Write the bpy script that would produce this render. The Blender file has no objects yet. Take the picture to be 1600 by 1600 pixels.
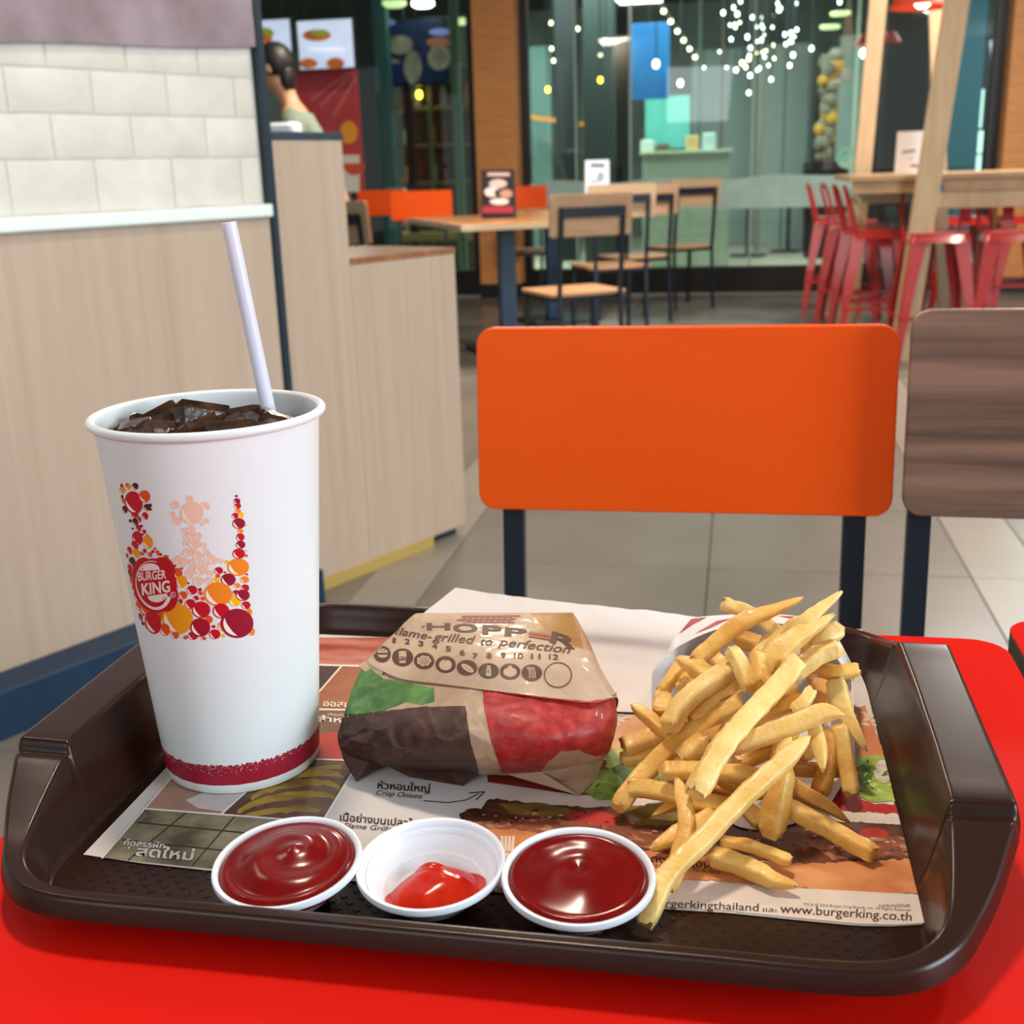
import bpy, math, random
import numpy as np
from mathutils import Vector, Matrix, noise
from mathutils.bvhtree import BVHTree

C = bpy.context.scene.collection
SC = bpy.context.scene
PI = math.pi
R = math.radians

# ---------------------------------------------------------------- camera
FPX, PITCH, ROLL, YAW = 1817.8, .2843, -.0312, .1952
CZ, TZ = 1.04, .75            # eye height, table top height
_f = np.array([-math.sin(YAW) * math.cos(PITCH), math.cos(YAW) * math.cos(PITCH), -math.sin(PITCH)])
_r = np.array([math.cos(YAW), math.sin(YAW), 0.])
_u = np.cross(_r, _f)
_r, _u = math.cos(ROLL) * _r + math.sin(ROLL) * _u, -math.sin(ROLL) * _r + math.cos(ROLL) * _u
CAMP = np.array([0, 0, CZ])
cd = bpy.data.cameras.new('camera')
cam = bpy.data.objects.new('camera', cd)
C.objects.link(cam)
m = Matrix.Identity(4)
for i in range(3):
    m[i][0], m[i][1], m[i][2] = _r[i], _u[i], -_f[i]
m[2][3] = CZ
cam.matrix_world = m
cd.sensor_width = 36
cd.sensor_fit = 'HORIZONTAL'
cd.lens = FPX / 1600 * 36
cd.clip_start = .01
cd.dof.use_dof = True
cd.dof.focus_distance = .56
cd.dof.aperture_fstop = cd.lens / 1000 / .0026
SC.camera = cam


def ray(x, y):
    return _f + _r * (x - 800) / FPX - _u * (y - 800) / FPX


def at(x, y, z):
    """the place on the level plane z that the photograph shows at pixel x, y"""
    d = ray(x, y)
    return Vector(CAMP + d * ((z - CZ) / d[2]))


def atY(x, y, Y):
    d = ray(x, y)
    return Vector(CAMP + d * (Y / d[1]))


# ---------------------------------------------------------------- world and lights
w = bpy.data.worlds.new('world')
SC.world = w
w.use_nodes = True
w.node_tree.nodes['Background'].inputs[0].default_value = (.93, .97, 1, 1)
w.node_tree.nodes['Background'].inputs[1].default_value = .5
SC.view_settings.view_transform = 'Standard'
SC.view_settings.look = 'None'
SC.view_settings.gamma = 1
SC.view_settings.use_curve_mapping = False
SC.view_settings.exposure = 0.0


def area(name, loc, target, sx, sy, power, color):
    l = bpy.data.lights.new(name, 'AREA')
    l.shape = 'RECTANGLE'
    l.size, l.size_y, l.energy, l.color = sx, sy, power, color
    o = bpy.data.objects.new(name, l)
    C.objects.link(o)
    o.location = loc
    o.rotation_euler = (Vector(target) - Vector(loc)).to_track_quat('-Z', 'Y').to_euler()
    return o


WARM, COOL, DAY = (1, .86, .70), (.90, .96, 1), (.78, .90, 1)
area('window_daylight', (4.4, -.5, 1.9), (-.2, .6, .85), 1.8, 2.0, 225, DAY)
area('window_daylight_behind', (-1.2, -2.4, 2.3), (-.3, 1.5, .8), 2.0, 1.0, 26, COOL)
area('ceiling_lamp', (-.35, 1.0, 2.9), (-.2, .7, 0), .22, .22, 34, WARM)
area('ceiling_lamp', (2.3, 3.3, 2.9), (1.6, 3.2, 0), .3, .3, 62, WARM)
area('ceiling_lamp', (-1.2, 5.8, 2.9), (-1.2, 5.8, 0), 0.5, 0.5, 120, WARM)
area('ceiling_lamp', (1.6, 7.3, 2.9), (1.4, 7.3, 0), 0.5, 0.5, 110, (1, .93, .85))
area('ceiling_lamp', (-1.9, 1.4, 2.9), (-1.9, 1.6, 0), .5, .5, 34, WARM)
area('corridor_fill', (-.8, 13, 3.3), (-.8, 14, 0), 5, 1.8, 520, (.9, 1, .95))  # unseen area lights, added to light the corridor beyond the glass
area('corridor_fill', (3.5, 13, 3.2), (3.5, 13, 0), 1.5, 1.5, 150, (.95, 1, 1))
area('corridor_fill', (-4.6, 12.6, 3.2), (-4.6, 12.6, 0), 1.5, 1.5, 160, (1, .95, .85))  # one more added light, brightens the view through the left window

# ---------------------------------------------------------------- materials


def col(h):
    h = h.lstrip('#')
    return tuple((v / 12.92 if v <= .04045 else ((v + .055) / 1.055) ** 2.4) for v in (int(h[i:i + 2], 16) / 255 for i in (0, 2, 4))) + (1,)


_m = {}


def mat(name, c, rough=.5, c2=None, scale=8., stretch=(1, 1, 1), bump=0., bscale=None, metal=0., spec=.5, coat=0., sss=0., trans=0., detail=4., lo=.35, hi=.65, emit=0., coords='Object', ior=1.45, wave=None):
    if name in _m:
        return _m[name]
    M = bpy.data.materials.new(name)
    _m[name] = M
    M.use_nodes = True
    nt = M.node_tree
    N, L = nt.nodes, nt.links
    b = N['Principled BSDF']
    cc = col(c) if isinstance(c, str) else c
    b.inputs['Base Color'].default_value = cc
    b.inputs['Roughness'].default_value = rough
    b.inputs['Metallic'].default_value = metal
    b.inputs['Specular IOR Level'].default_value = spec
    b.inputs['Coat Weight'].default_value = coat
    b.inputs['Coat Roughness'].default_value = .08
    b.inputs['IOR'].default_value = ior
    if sss:
        b.inputs['Subsurface Weight'].default_value = sss
        b.inputs['Subsurface Radius'].default_value = (.004, .002, .001)
        b.inputs['Subsurface Scale'].default_value = 1
    b.inputs['Transmission Weight'].default_value = trans
    tc = mp = None
    if c2 or bump:
        tc = N.new('ShaderNodeTexCoord')
        mp = N.new('ShaderNodeMapping')
        mp.inputs['Scale'].default_value = stretch
        L.new(tc.outputs[coords], mp.inputs[0])
    if c2:
        nz = N.new('ShaderNodeTexNoise')
        nz.inputs['Scale'].default_value = scale
        nz.inputs['Detail'].default_value = detail
        nz.inputs['Roughness'].default_value = .6
        L.new(mp.outputs[0], nz.inputs['Vector'])
        src = nz.outputs['Fac']
        if wave:
            wv = N.new('ShaderNodeTexWave')
            wv.bands_direction = wave[0]
            wv.inputs['Scale'].default_value = wave[1]
            wv.inputs['Distortion'].default_value = wave[2]
            wv.inputs['Detail'].default_value = 3
            wv.inputs['Detail Scale'].default_value = wave[3]
            L.new(mp.outputs[0], wv.inputs['Vector'])
            mx = N.new('ShaderNodeMath')
            mx.operation = 'MULTIPLY_ADD'
            mx.inputs[1].default_value = .5
            L.new(wv.outputs['Fac'], mx.inputs[0])
            hf = N.new('ShaderNodeMath')
            hf.operation = 'MULTIPLY'
            hf.inputs[1].default_value = .5
            L.new(src, hf.inputs[0])
            L.new(hf.outputs[0], mx.inputs[2])
            src = mx.outputs[0]
        rp = N.new('ShaderNodeValToRGB')
        rp.color_ramp.elements[0].position, rp.color_ramp.elements[1].position = lo, hi
        rp.color_ramp.elements[0].color = cc
        rp.color_ramp.elements[1].color = col(c2)
        L.new(src, rp.inputs[0])
        L.new(rp.outputs[0], b.inputs['Base Color'])
        if emit:
            L.new(rp.outputs[0], b.inputs['Emission Color'])
    elif emit:
        b.inputs['Emission Color'].default_value = cc
    b.inputs['Emission Strength'].default_value = emit
    if bump:
        nb = N.new('ShaderNodeTexNoise')
        nb.inputs['Scale'].default_value = bscale or scale
        nb.inputs['Detail'].default_value = 4
        L.new(mp.outputs[0], nb.inputs['Vector'])
        bp = N.new('ShaderNodeBump')
        bp.inputs['Strength'].default_value = bump
        bp.inputs['Distance'].default_value = .001
        L.new(nb.outputs['Fac'], bp.inputs['Height'])
        L.new(bp.outputs[0], b.inputs['Normal'])
    return M


def glass_mat(name, tint, refl=.06):
    M = bpy.data.materials.new(name)
    M.use_nodes = True
    nt = M.node_tree
    nt.nodes.remove(nt.nodes['Principled BSDF'])
    t = nt.nodes.new('ShaderNodeBsdfTransparent')
    t.inputs[0].default_value = col(tint)
    g = nt.nodes.new('ShaderNodeBsdfGlossy')
    g.inputs['Roughness'].default_value = .02
    fr = nt.nodes.new('ShaderNodeFresnel')
    fr.inputs[0].default_value = 1.5
    mx = nt.nodes.new('ShaderNodeMixShader')
    nt.links.new(fr.outputs[0], mx.inputs[0])
    nt.links.new(t.outputs[0], mx.inputs[1])
    nt.links.new(g.outputs[0], mx.inputs[2])
    nt.links.new(mx.outputs[0], nt.nodes['Material Output'].inputs[0])
    return M


def flat(h):          # printed ink
    return mat('ink_' + h, h, .45, spec=.35)


# ---------------------------------------------------------------- mesh helpers
OFF = {}


class G:
    def __init__(s):
        s.v, s.f, s.m = [], [], []

    def add(s, vs, fs, mi=0):
        n = len(s.v)
        s.v += [tuple(v) for v in vs]
        s.f += [tuple(n + i for i in f) for f in fs]
        s.m += [mi] * len(fs)
        return s

    def box(s, a, b, mi=0, M=None):
        x0, y0, z0 = a
        x1, y1, z1 = b
        vs = [Vector(p) for p in ((x0, y0, z0), (x1, y0, z0), (x1, y1, z0), (x0, y1, z0), (x0, y0, z1), (x1, y0, z1), (x1, y1, z1), (x0, y1, z1))]
        if M is not None:
            vs = [M @ v for v in vs]
        return s.add(vs, [(0, 3, 2, 1), (4, 5, 6, 7), (0, 1, 5, 4), (1, 2, 6, 5), (2, 3, 7, 6), (3, 0, 4, 7)], mi)

    def bbox(s, a, b, ch=.002, mi=0, M=None):
        """box with chamfered edges"""
        x0, y0, z0 = a
        x1, y1, z1 = b
        def ring(i, z):
            return [(x0 + i, y0 + ch, z), (x0 + ch, y0 + i, z), (x1 - ch, y0 + i, z), (x1 - i, y0 + ch, z), (x1 - i, y1 - ch, z), (x1 - ch, y1 - i, z), (x0 + ch, y1 - i, z), (x0 + i, y1 - ch, z)]
        rs = [ring(ch * .6, z0), ring(0, z0 + ch), ring(0, z1 - ch), ring(ch * .6, z1)]
        return s.rings(rs, mi, M)

    def rings(s, rs, mi=0, M=None, cap=True, loop=False):
        n = len(rs[0])
        vs = [Vector(p) for r_ in rs for p in r_]
        if M is not None:
            vs = [M @ v for v in vs]
        fs = []
        k = len(rs)
        for j in range(k if loop else k - 1):
            a, b = j * n, ((j + 1) % k) * n
            for i in range(n):
                i2 = (i + 1) % n
                fs.append((a + i, a + i2, b + i2, b + i))
        if cap and not loop:
            fs.append(tuple(range(n - 1, -1, -1)))
            fs.append(tuple((k - 1) * n + i for i in range(n)))
        return s.add(vs, fs, mi)

    def tube(s, pts, r, n=12, mi=0, cap=True, sq=None):
        """sweep a circle (or a w x h rectangle sq) along pts"""
        pts = [Vector(p) for p in pts]
        rs = []
        up0 = None
        for i, p in enumerate(pts):
            t = (pts[min(i + 1, len(pts) - 1)] - pts[max(i - 1, 0)]).normalized()
            if up0 is None:
                up0 = Vector((0, 0, 1)) if abs(t.z) < .9 else Vector((0, 1, 0))
            sd = t.cross(up0).normalized()
            up = sd.cross(t).normalized()
            rr = r[i] if isinstance(r, (list, tuple)) else r
            if sq:
                hw, hh = sq[0] / 2, sq[1] / 2
                rs.append([p + sd * a + up * b for a, b in ((-hw, -hh), (hw, -hh), (hw, hh), (-hw, hh))])
            else:
                rs.append([p + sd * math.cos(2 * PI * k / n) * rr + up * math.sin(2 * PI * k / n) * rr for k in range(n)])
        return s.rings(rs, mi, cap=cap)

    def lathe(s, prof, c=(0, 0, 0), n=48, mi=0, cap=False, loop=False):
        return s.rings([[(c[0] + r * math.cos(2 * PI * k / n), c[1] + r * math.sin(2 * PI * k / n), c[2] + z) for k in range(n)] for r, z in prof], mi, cap=cap, loop=loop)

    def ball(s, c, r, n=10, mi=0):
        rx, ry, rz = r if isinstance(r, tuple) else (r, r, r)
        rs = []
        for j in range(1, n):
            a = PI * j / n
            rs.append([(c[0] + rx * math.sin(a) * math.cos(2 * PI * k / (2 * n)), c[1] + ry * math.sin(a) * math.sin(2 * PI * k / (2 * n)), c[2] - rz * math.cos(a)) for k in range(2 * n)])
        return s.rings(rs, mi)

    def grid(s, rows, mi=0, flip=False):
        nr, nc = len(rows), len(rows[0])
        fs = []
        for j in range(nr - 1):
            for i in range(nc - 1):
                a = j * nc + i
                fs.append((a, a + 1, a + nc + 1, a + nc) if not flip else (a, a + nc, a + nc + 1, a + 1))
        return s.add([p for r_ in rows for p in r_], fs, mi)


def rrect(x0, y0, x1, y1, rad, n=6):
    """outline of a rounded rectangle, counter-clockwise"""
    o = []
    for cx, cy, a0 in ((x1 - rad, y0 + rad, -90), (x1 - rad, y1 - rad, 0), (x0 + rad, y1 - rad, 90), (x0 + rad, y0 + rad, 180)):
        for k in range(n + 1):
            a = R(a0 + 90 * k / n)
            o.append((cx + rad * math.cos(a), cy + rad * math.sin(a)))
    return o


def panel(g, x0, z0, x1, z1, y0, y1, rad=.015, ch=.0015, mi=0, M=None):
    """upright rounded panel in the XZ plane, thick along Y"""
    rs = []
    for y, i in ((y0, ch), (y0 + ch, 0), (y1 - ch, 0), (y1, ch)):
        rs.append([(a, y, b) for a, b in rrect(x0 + i, z0 + i, x1 - i, z1 - i, max(rad - i, .0005))])
    return g.rings(rs, mi, M)


def slab(g, x0, y0, x1, y1, z0, z1, rad=.01, ch=.0015, mi=0, M=None):
    rs = []
    for z, i in ((z0, ch), (z0 + ch, 0), (z1 - ch, 0), (z1, ch)):
        rs.append([(a, b, z) for a, b in rrect(x0 + i, y0 + i, x1 - i, y1 - i, max(rad - i, .0005))])
    return g.rings(rs, mi, M)


def build(g, name, mats, parent=None, smooth=False, label=None, kind=None, org=None, cat=None, group=None, angle=40):
    off = OFF.get(parent.name, Vector()) if parent else Vector(org or (0, 0, 0))
    me = bpy.data.meshes.new(name)
    me.from_pydata([(v[0] - off[0], v[1] - off[1], v[2] - off[2]) for v in g.v], [], g.f)
    for x in (mats if isinstance(mats, (list, tuple)) else [mats]):
        me.materials.append(x)
    if any(g.m):
        me.polygons.foreach_set('material_index', g.m)
    me.update()
    if smooth:
        me.polygons.foreach_set('use_smooth', [True] * len(me.polygons))
        if smooth != 'all':
            me.set_sharp_from_angle(angle=R(angle))
    o = bpy.data.objects.new(name, me)
    C.objects.link(o)
    if parent:
        o.parent = parent
    else:
        o.location = off
    OFF[o.name] = off
    if label:
        o['label'] = label
    if kind:
        o['kind'] = kind
    if cat:
        o['category'] = cat
    if group:
        o['group'] = group
    return o


def thing(name, label, cat, loc=(0, 0, 0), rz=0, group=None, world=True):
    """an Empty at the thing's base; world=True: its parts are written in world coordinates"""
    o = bpy.data.objects.new(name, None)
    C.objects.link(o)
    o.location = loc
    o.rotation_euler = (0, 0, rz)
    o.empty_display_size = .05
    o['label'], o['category'] = label, cat
    if group:
        o['group'] = group
    OFF[o.name] = Vector(loc) if world else Vector()
    return o


def copy_tree(o, parent=None):
    c = o.copy()
    C.objects.link(c)
    c.parent = parent
    for ch in o.children:
        copy_tree(ch, c)
    return c


def struct(g, name, mats, parent=None, smooth=False):
    return build(g, name, mats, parent, smooth, kind=None if parent else 'structure')


# ---------------------------------------------------------------- text and prints laid on surfaces
_tc = {}


def glyphs(s, bold=0., shear=0., space=1.):
    k = (s, bold, shear, space)
    if k in _tc:
        return _tc[k]
    c = bpy.data.curves.new('t', 'FONT')
    c.body = s
    c.offset = bold
    c.shear = shear
    c.space_character = space
    c.resolution_u = 3
    o = bpy.data.objects.new('t', c)
    C.objects.link(o)
    dg = bpy.context.evaluated_depsgraph_get()
    me = bpy.data.meshes.new_from_object(o.evaluated_get(dg))
    vs = [(v.co.x, v.co.y) for v in me.vertices]
    fs = [tuple(p.vertices) for p in me.polygons]
    bpy.data.objects.remove(o)
    bpy.data.curves.remove(c)
    bpy.data.meshes.remove(me)
    _tc[k] = (vs, fs)
    return _tc[k]


def refine(vs, fs, step):
    """split long edges so a flat outline can follow a curved surface"""
    tris = []
    for f in fs:
        for i in range(1, len(f) - 1):
            tris.append((f[0], f[i], f[i + 1]))
    vs = list(vs)
    out = []
    mid = {}

    def md(a, b):
        k = (min(a, b), max(a, b))
        if k not in mid:
            vs.append(((vs[a][0] + vs[b][0]) / 2, (vs[a][1] + vs[b][1]) / 2))
            mid[k] = len(vs) - 1
        return mid[k]
    while tris:
        a, b, c = tris.pop()
        d = [math.dist(vs[a], vs[b]), math.dist(vs[b], vs[c]), math.dist(vs[c], vs[a])]
        mx = max(d)
        if mx < step:
            out.append((a, b, c))
            continue
        k = d.index(mx)
        a, b, c = ((a, b, c), (b, c, a), (c, a, b))[k]
        mm = md(a, b)
        tris += [(a, mm, c), (mm, b, c)]
    return vs, out


def poly(pts):
    from mathutils.geometry import tessellate_polygon
    t = tessellate_polygon([[Vector((x, y, 0)) for x, y in pts]])
    return list(pts), [tuple(x) for x in t]


def ell(cx, cy, rx, ry, rot=0, a0=0, a1=360, n=28):
    c, s = math.cos(R(rot)), math.sin(R(rot))
    o = []
    full = a1 - a0 >= 360
    for k in range(n + (0 if full else 1)):
        a = R(a0 + (a1 - a0) * k / n)
        x, y = rx * math.cos(a), ry * math.sin(a)
        o.append((cx + x * c - y * s, cy + x * s + y * c))
    return o


def lay(g, surf, vs, fs, off, mi=0, step=6):
    """lay a flat figure, given by pixels of the photograph, on a real surface"""
    vs, fs = refine(vs, fs, step)
    pts = [surf(x, y, off) for x, y in vs]
    ok = [f for f in fs if all(pts[i] is not None for i in f)]
    used = sorted({i for f in ok for i in f})
    ix = {u_: k for k, u_ in enumerate(used)}
    g.add([pts[i] for i in used], [tuple(ix[i] for i in f) for f in ok], mi)


def lay_text(g, surf, s, p0, p1, h, off, mi=0, bold=0., shear=0., step=6, bend=0., flipy=1, updir=None, space=1.):
    """text from pixel p0 to p1 along its base line; h = capital height in pixels"""
    vs, fs = glyphs(s, 0., shear, space)
    if not vs:
        return
    x0, x1 = min(v[0] for v in vs), max(v[0] for v in vs)
    dx, dy = p1[0] - p0[0], p1[1] - p0[1]
    L = math.hypot(dx, dy)
    ux, uy = (updir if updir else (dy / L, -dx / L))
    out = []
    for x, y in vs:
        t = (x - x0) / (x1 - x0)
        b = bend * 4 * t * (1 - t)
        yy = y / .69 * h + b
        out.append((p0[0] + dx * t + ux * yy, p0[1] + dy * t + uy * yy))
    if bold:
        w_ = (x1 - x0)
        ex = bold * L / w_ * .55
        ey = bold * h / .69 * .45
        for k, (a, b) in enumerate(((-1, -1), (1, -1), (-1, 1), (1, 1))):
            lay(g, surf, [(x + a * ex * dx / L - b * ey * ux, y + a * ex * dy / L - b * ey * uy) for x, y in out], fs, off + k * .000002, mi, step)
    else:
        lay(g, surf, out, fs, off, mi, step)


def inside(x, y, P):
    c = False
    for i in range(len(P)):
        x1, y1 = P[i - 1]
        x2, y2 = P[i]
        if (y1 > y) != (y2 > y) and x < (x2 - x1) * (y - y1) / (y2 - y1) + x1:
            c = not c
    return c


def plane_surf(z):
    return lambda x, y, off: at(x, y, z + off)


# ================================================================ SETTING
M_floor = mat('floor_tile', '#78726a', .28, '#817b73', 3, bump=.03, bscale=60, spec=.5)
M_floor2 = mat('floor_tile_light', '#948c82', .28, '#9d958b', 3, spec=.5)
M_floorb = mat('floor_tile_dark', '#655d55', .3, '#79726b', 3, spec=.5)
M_grout = mat('grout', '#5d5a55', .8)
fl = struct(G().box((-7, -4, -.1), (7, 10.05, -.008)), 'floor', M_grout)
# tiles: light strips at X -.79 and .61, big grey tiles between, all square to the table
random.seed(3)
def tile(x0, y0, x1, y1, mt):
    g = G()
    e = .0015
    ch = .001
    zt = random.uniform(-.0003, .0003)
    rs = [[(x0 + e + i, y0 + e + i, z), (x1 - e - i, y0 + e + i, z), (x1 - e - i, y1 - e - i, z), (x0 + e + i, y1 - e - i, z)] for z, i in ((-.0085, 0), (zt - ch, 0), (zt, ch))]
    g.rings(rs)
    return build(g, 'tile', mt, fl)
xs = [-5.2, -4.0, -2.8, -1.6, -.96, -.78, -.06, .61, .80, 1.6, 2.8, 4.0, 5.2]
ys = [-1.2 + 1.2 * k for k in range(10)]
for i in range(len(xs) - 1):
    for y in ys:
        y1 = min(y + 1.2, 10.02)
        strip = (xs[i + 1] - xs[i]) < .3
        if strip:
            for k in range(2):
                if y + .6 * k < y1:
                    tile(xs[i], y + .6 * k, xs[i + 1], min(y + .6 * (k + 1), y1), M_floor2)
        elif xs[i] > 2 and y < 3.5 or xs[i] < -2.5 and y < 3.5:
            tile(xs[i], y, xs[i + 1], y1, M_floor)
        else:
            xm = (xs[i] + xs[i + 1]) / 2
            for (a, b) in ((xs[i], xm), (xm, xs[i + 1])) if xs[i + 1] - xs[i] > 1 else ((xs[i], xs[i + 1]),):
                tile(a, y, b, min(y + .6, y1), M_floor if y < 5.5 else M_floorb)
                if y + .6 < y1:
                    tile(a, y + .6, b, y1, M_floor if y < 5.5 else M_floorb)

struct(G().box((-7, -1.6, 2.96), (4.3, 10.18, 3.05)), 'ceiling', mat('shop_ceiling', '#8d877f', .8))
# ---- panelled wall on the left (A) and the stepped partition (B), one slanting plane
P0, D0 = Vector((-1.0556, 2.7155, 0)), Vector((.2765, .5486, 0)).normalized()
N0 = Vector((D0.y, -D0.x, 0))           # faces the camera
WM = Matrix((( D0.x, -N0.x, 0, P0.x), (D0.y, -N0.y, 0, P0.y), (0, 0, 1, 0), (0, 0, 0, 1)))   # local x along wall, y away from the camera
M_lam = mat('beige_laminate', '#b29b86', .45, '#c6b29e', 2.6, (13, 13, .3), bump=.02, bscale=30, lo=.2, hi=.8)
M_brick = mat('cream_brick', '#d6d2c6', .7, '#e2dfd4', 9, bump=.35, bscale=70)
M_mortar = mat('cream_mortar', '#cfcbbf', .85, bump=.3, bscale=90)
M_mural = mat('slate_render', '#877579', .75, '#a3929a', 6, bump=.6, bscale=35, detail=8)
M_blue = mat('blue_skirting', '#0f2c45', .5, '#133452', 5)
M_dkmetal = mat('dark_metal', '#20303c', .4)
M_trim = mat('white_trim', '#eef6f2', .35)
wallA = struct(G().box((-4.2, .012, -.0), (-.066, .10, 2.9), M=WM), 'wall_left', M_mortar)
struct(G().bbox((-4.2, -.004, .1), (-.066, .012, .955), .001, M=WM), 'lower_panel', M_lam, wallA)
struct(G().bbox((-4.2, -.022, .957), (-.066, .012, .985), .004, M=WM), 'white_ledge', M_trim, wallA)
struct(G().bbox((-4.2, -.095, 0), (-.066, .012, .1), .004, M=WM), 'skirting', M_blue, wallA)
struct(G().bbox((-.064, -.012, 0), (-.044, .1, 2.9), .002, M=WM), 'corner_profile', M_dkmetal, wallA)
# upper mural with its wavy lower edge
gm = G()
rows = []
xs_ = [-4.2 + (4.134) * k / 60 for k in range(61)]
def wavy(x):
    return 1.331 + .049 * max(x, -1.2) + .003 * math.sin(x * 9 + .5)
for y in (.012, -.004):
    rows.append([WM @ Vector((x, y, wavy(x))) for x in xs_])
rows = [[WM @ Vector((x, .012, wavy(x))) for x in xs_], [WM @ Vector((x, -.0065, wavy(x))) for x in xs_]] + \
       [[WM @ Vector((x, -.0075 + .0025 * noise.noise(Vector((x * 14, 0, z * 14))), z + (wavy(x) - 1.331) * max(0, (1.6 - z) / .3))) for x in xs_] for z in (1.334, 1.4, 1.5, 1.6, 1.9, 2.9)]
gm.grid(rows)
struct(gm, 'render_band', M_mural, wallA, True)
# bricks
rowz = [.985, 1.09, 1.176, 1.261, 1.338]
BL = .187
random.seed(5)
for j in range(4):
    z0, z1 = rowz[j] + .0016, rowz[j + 1] - .0016
    offx = [-.128, -.217, -.1255, -.22][j]
    k = 0
    x1 = -.068
    x = offx
    edges = [-.068, x]
    while x > -4.2:
        x -= BL * random.uniform(.97, 1.03)
        edges.append(x)
    for a, b in zip(edges[1:], edges[:-1]):
        a, b = a + .002, b - .002
        if b - a < .01 or a < -2.2:
            continue
        g = G()
        nx = 6
        rs = []
        def wob(x, z):
            return .0012 * noise.noise(Vector((x * 30, j * 3.1, z * 30)))
        for y, i in ((.013, 0), (.0098, 0), (.0078, .004)):
            pts = []
            for u_ in range(nx):
                xx = a + i + (b - a - 2 * i) * u_ / (nx - 1)
                pts.append((xx, y + wob(xx, z0), z0 + i + wob(xx, z0) * 2))
            for u_ in range(nx):
                xx = b - i - (b - a - 2 * i) * u_ / (nx - 1)
                pts.append((xx, y + wob(xx, z1), z1 - i + wob(xx, z1) * 2))
            rs.append(pts)
        g.rings(rs, M=WM)
        build(g, 'brick', M_brick, wallA, True)
# partition B
wallB = struct(G().bbox((-.042, 0, .03), (.192, .36, 1.128), .002, M=WM), 'partition_wall', M_lam)
gB = G().bbox((.1925, 0, .03), (.603, .36, .825), .002, M=WM)
struct(gB, 'low_unit', M_lam, wallB)
struct(G().bbox((-.042, -.004, 1.128), (.196, .364, 1.146), .003, M=WM), 'dark_cap', mat('dark_cap', '#2f4150', .45), wallB)
struct(G().bbox((.194, -.002, .825), (.606, .364, .842), .002, M=WM), 'ledge_top', mat('ledge_wood', '#8a5a3c', .3, '#a06f4b', 4, (2, 10, 2)), wallB)
struct(G().bbox((-.05, -.006, 0), (.45, .05, .034), .002, M=WM), 'yellow_kick_strip', mat('yellow_strip', '#b59a55', .5), wallB)
struct(G().box((.45, .03, 0), (.59, .33, .03), M=WM), 'recessed_plinth', M_dkmetal, wallB)  # its dark colour stands in for the shadow at the unit's foot

# ================================================================ STOREFRONT
M_org = mat('orange_wood_veneer', '#c07c42', .45, '#d29254', 5, (1.2, 1.2, 9), lo=.3, hi=.7)
M_black = mat('black_metal', '#16191d', .4)
M_navy = mat('navy_metal', '#1f3040', .4)
M_plinth = mat('dark_plinth', '#17130f', .35)
GY = 10.2
def XZ(x, y, Y):
    p = atY(x, y, Y)
    return p.x, p.z
_n = {}
def numbered(base):
    _n[base] = _n.get(base, 0) + 1
    return '%s_%d' % (base, _n[base])
def wbox(x0, y0, x1, y1, Y, th, name, mt, parent=None, ch=.004):
    """upright box whose front face fills the given photo rectangle at distance Y"""
    a, b = atY(x0, (y0 + y1) / 2, Y), atY(x1, (y0 + y1) / 2, Y)
    zt, zb = atY((x0 + x1) / 2, y0, Y).z, atY((x0 + x1) / 2, y1, Y).z
    g = G().bbox((a.x, Y, zb), (b.x, Y + th, zt), min(ch, th / 3))
    return g
xL, xR = XZ(380, 300, GY)[0] - 1.5, 4.6
win = struct(G().bbox((xL, GY - .02, 0), (xR, GY + .12, .215), .006), 'window_1', M_plinth)
zt = 3.1
# dark mullions: photo x, width px
for px_, wp in ((740, 10), (816, 22), (1368, 10), (1556, 26)):
    X = XZ(px_, 200, GY)[0]
    hw = wp / 178 / 2
    struct(G().bbox((X - hw, GY - .04, .215), (X + hw, GY + .1, zt), .006), 'mullion', M_black, win)
struct(G().bbox((xL, GY - .03, 2.92), (xR, GY + .1, zt), .006), 'head_rail', M_black, win)
M_glass = glass_mat('shop_glass', '#eaf5f2')
ed = [xL, XZ(740, 200, GY)[0], XZ(816, 200, GY)[0], XZ(900, 200, GY)[0], XZ(985, 200, GY)[0], XZ(1176, 200, GY)[0], XZ(1368, 200, GY)[0], XZ(1556, 200, GY)[0], xR]
M_edge = mat('glass_edge', '#9fb8ac', .2)
for a, b in zip(ed[:-1], ed[1:]):
    if b - a < .3 and a > -2.5:
        pass
    struct(G().box((a + .004, GY, .215), (b - .004, GY + .012, 2.95)), 'pane', M_glass, win)
for i in (3, 4, 5):
    struct(G().box((ed[i] - .008, GY - .002, .215), (ed[i] + .008, GY + .014, 2.95)), 'pane_joint', M_edge, win)
# frosted manifestation band, wavy upper edge (film on the glass)
gf = G()
xa, xb = XZ(826, 300, GY)[0], XZ(1366, 300, GY)[0]
n = 60
top = []
for k in range(n + 1):
    x = xa + (xb - xa) * k / n
    top.append((x, .93 + .02 * abs(math.sin(x * 3.1)) + .01 * math.sin(x * 7)))
z0f = .69
gf.grid([[(x, GY - .004, z0f) for x, z in top], [(x, GY - .004, z) for x, z in top]])
gf.grid([[(x, GY - .0015, z0f) for x, z in top], [(x, GY - .0015, z) for x, z in top]], flip=True)
build(gf, 'frosted_band', mat('frosted_film', '#a8c4ba', .6, '#98b8ae', 6), win)
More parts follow.
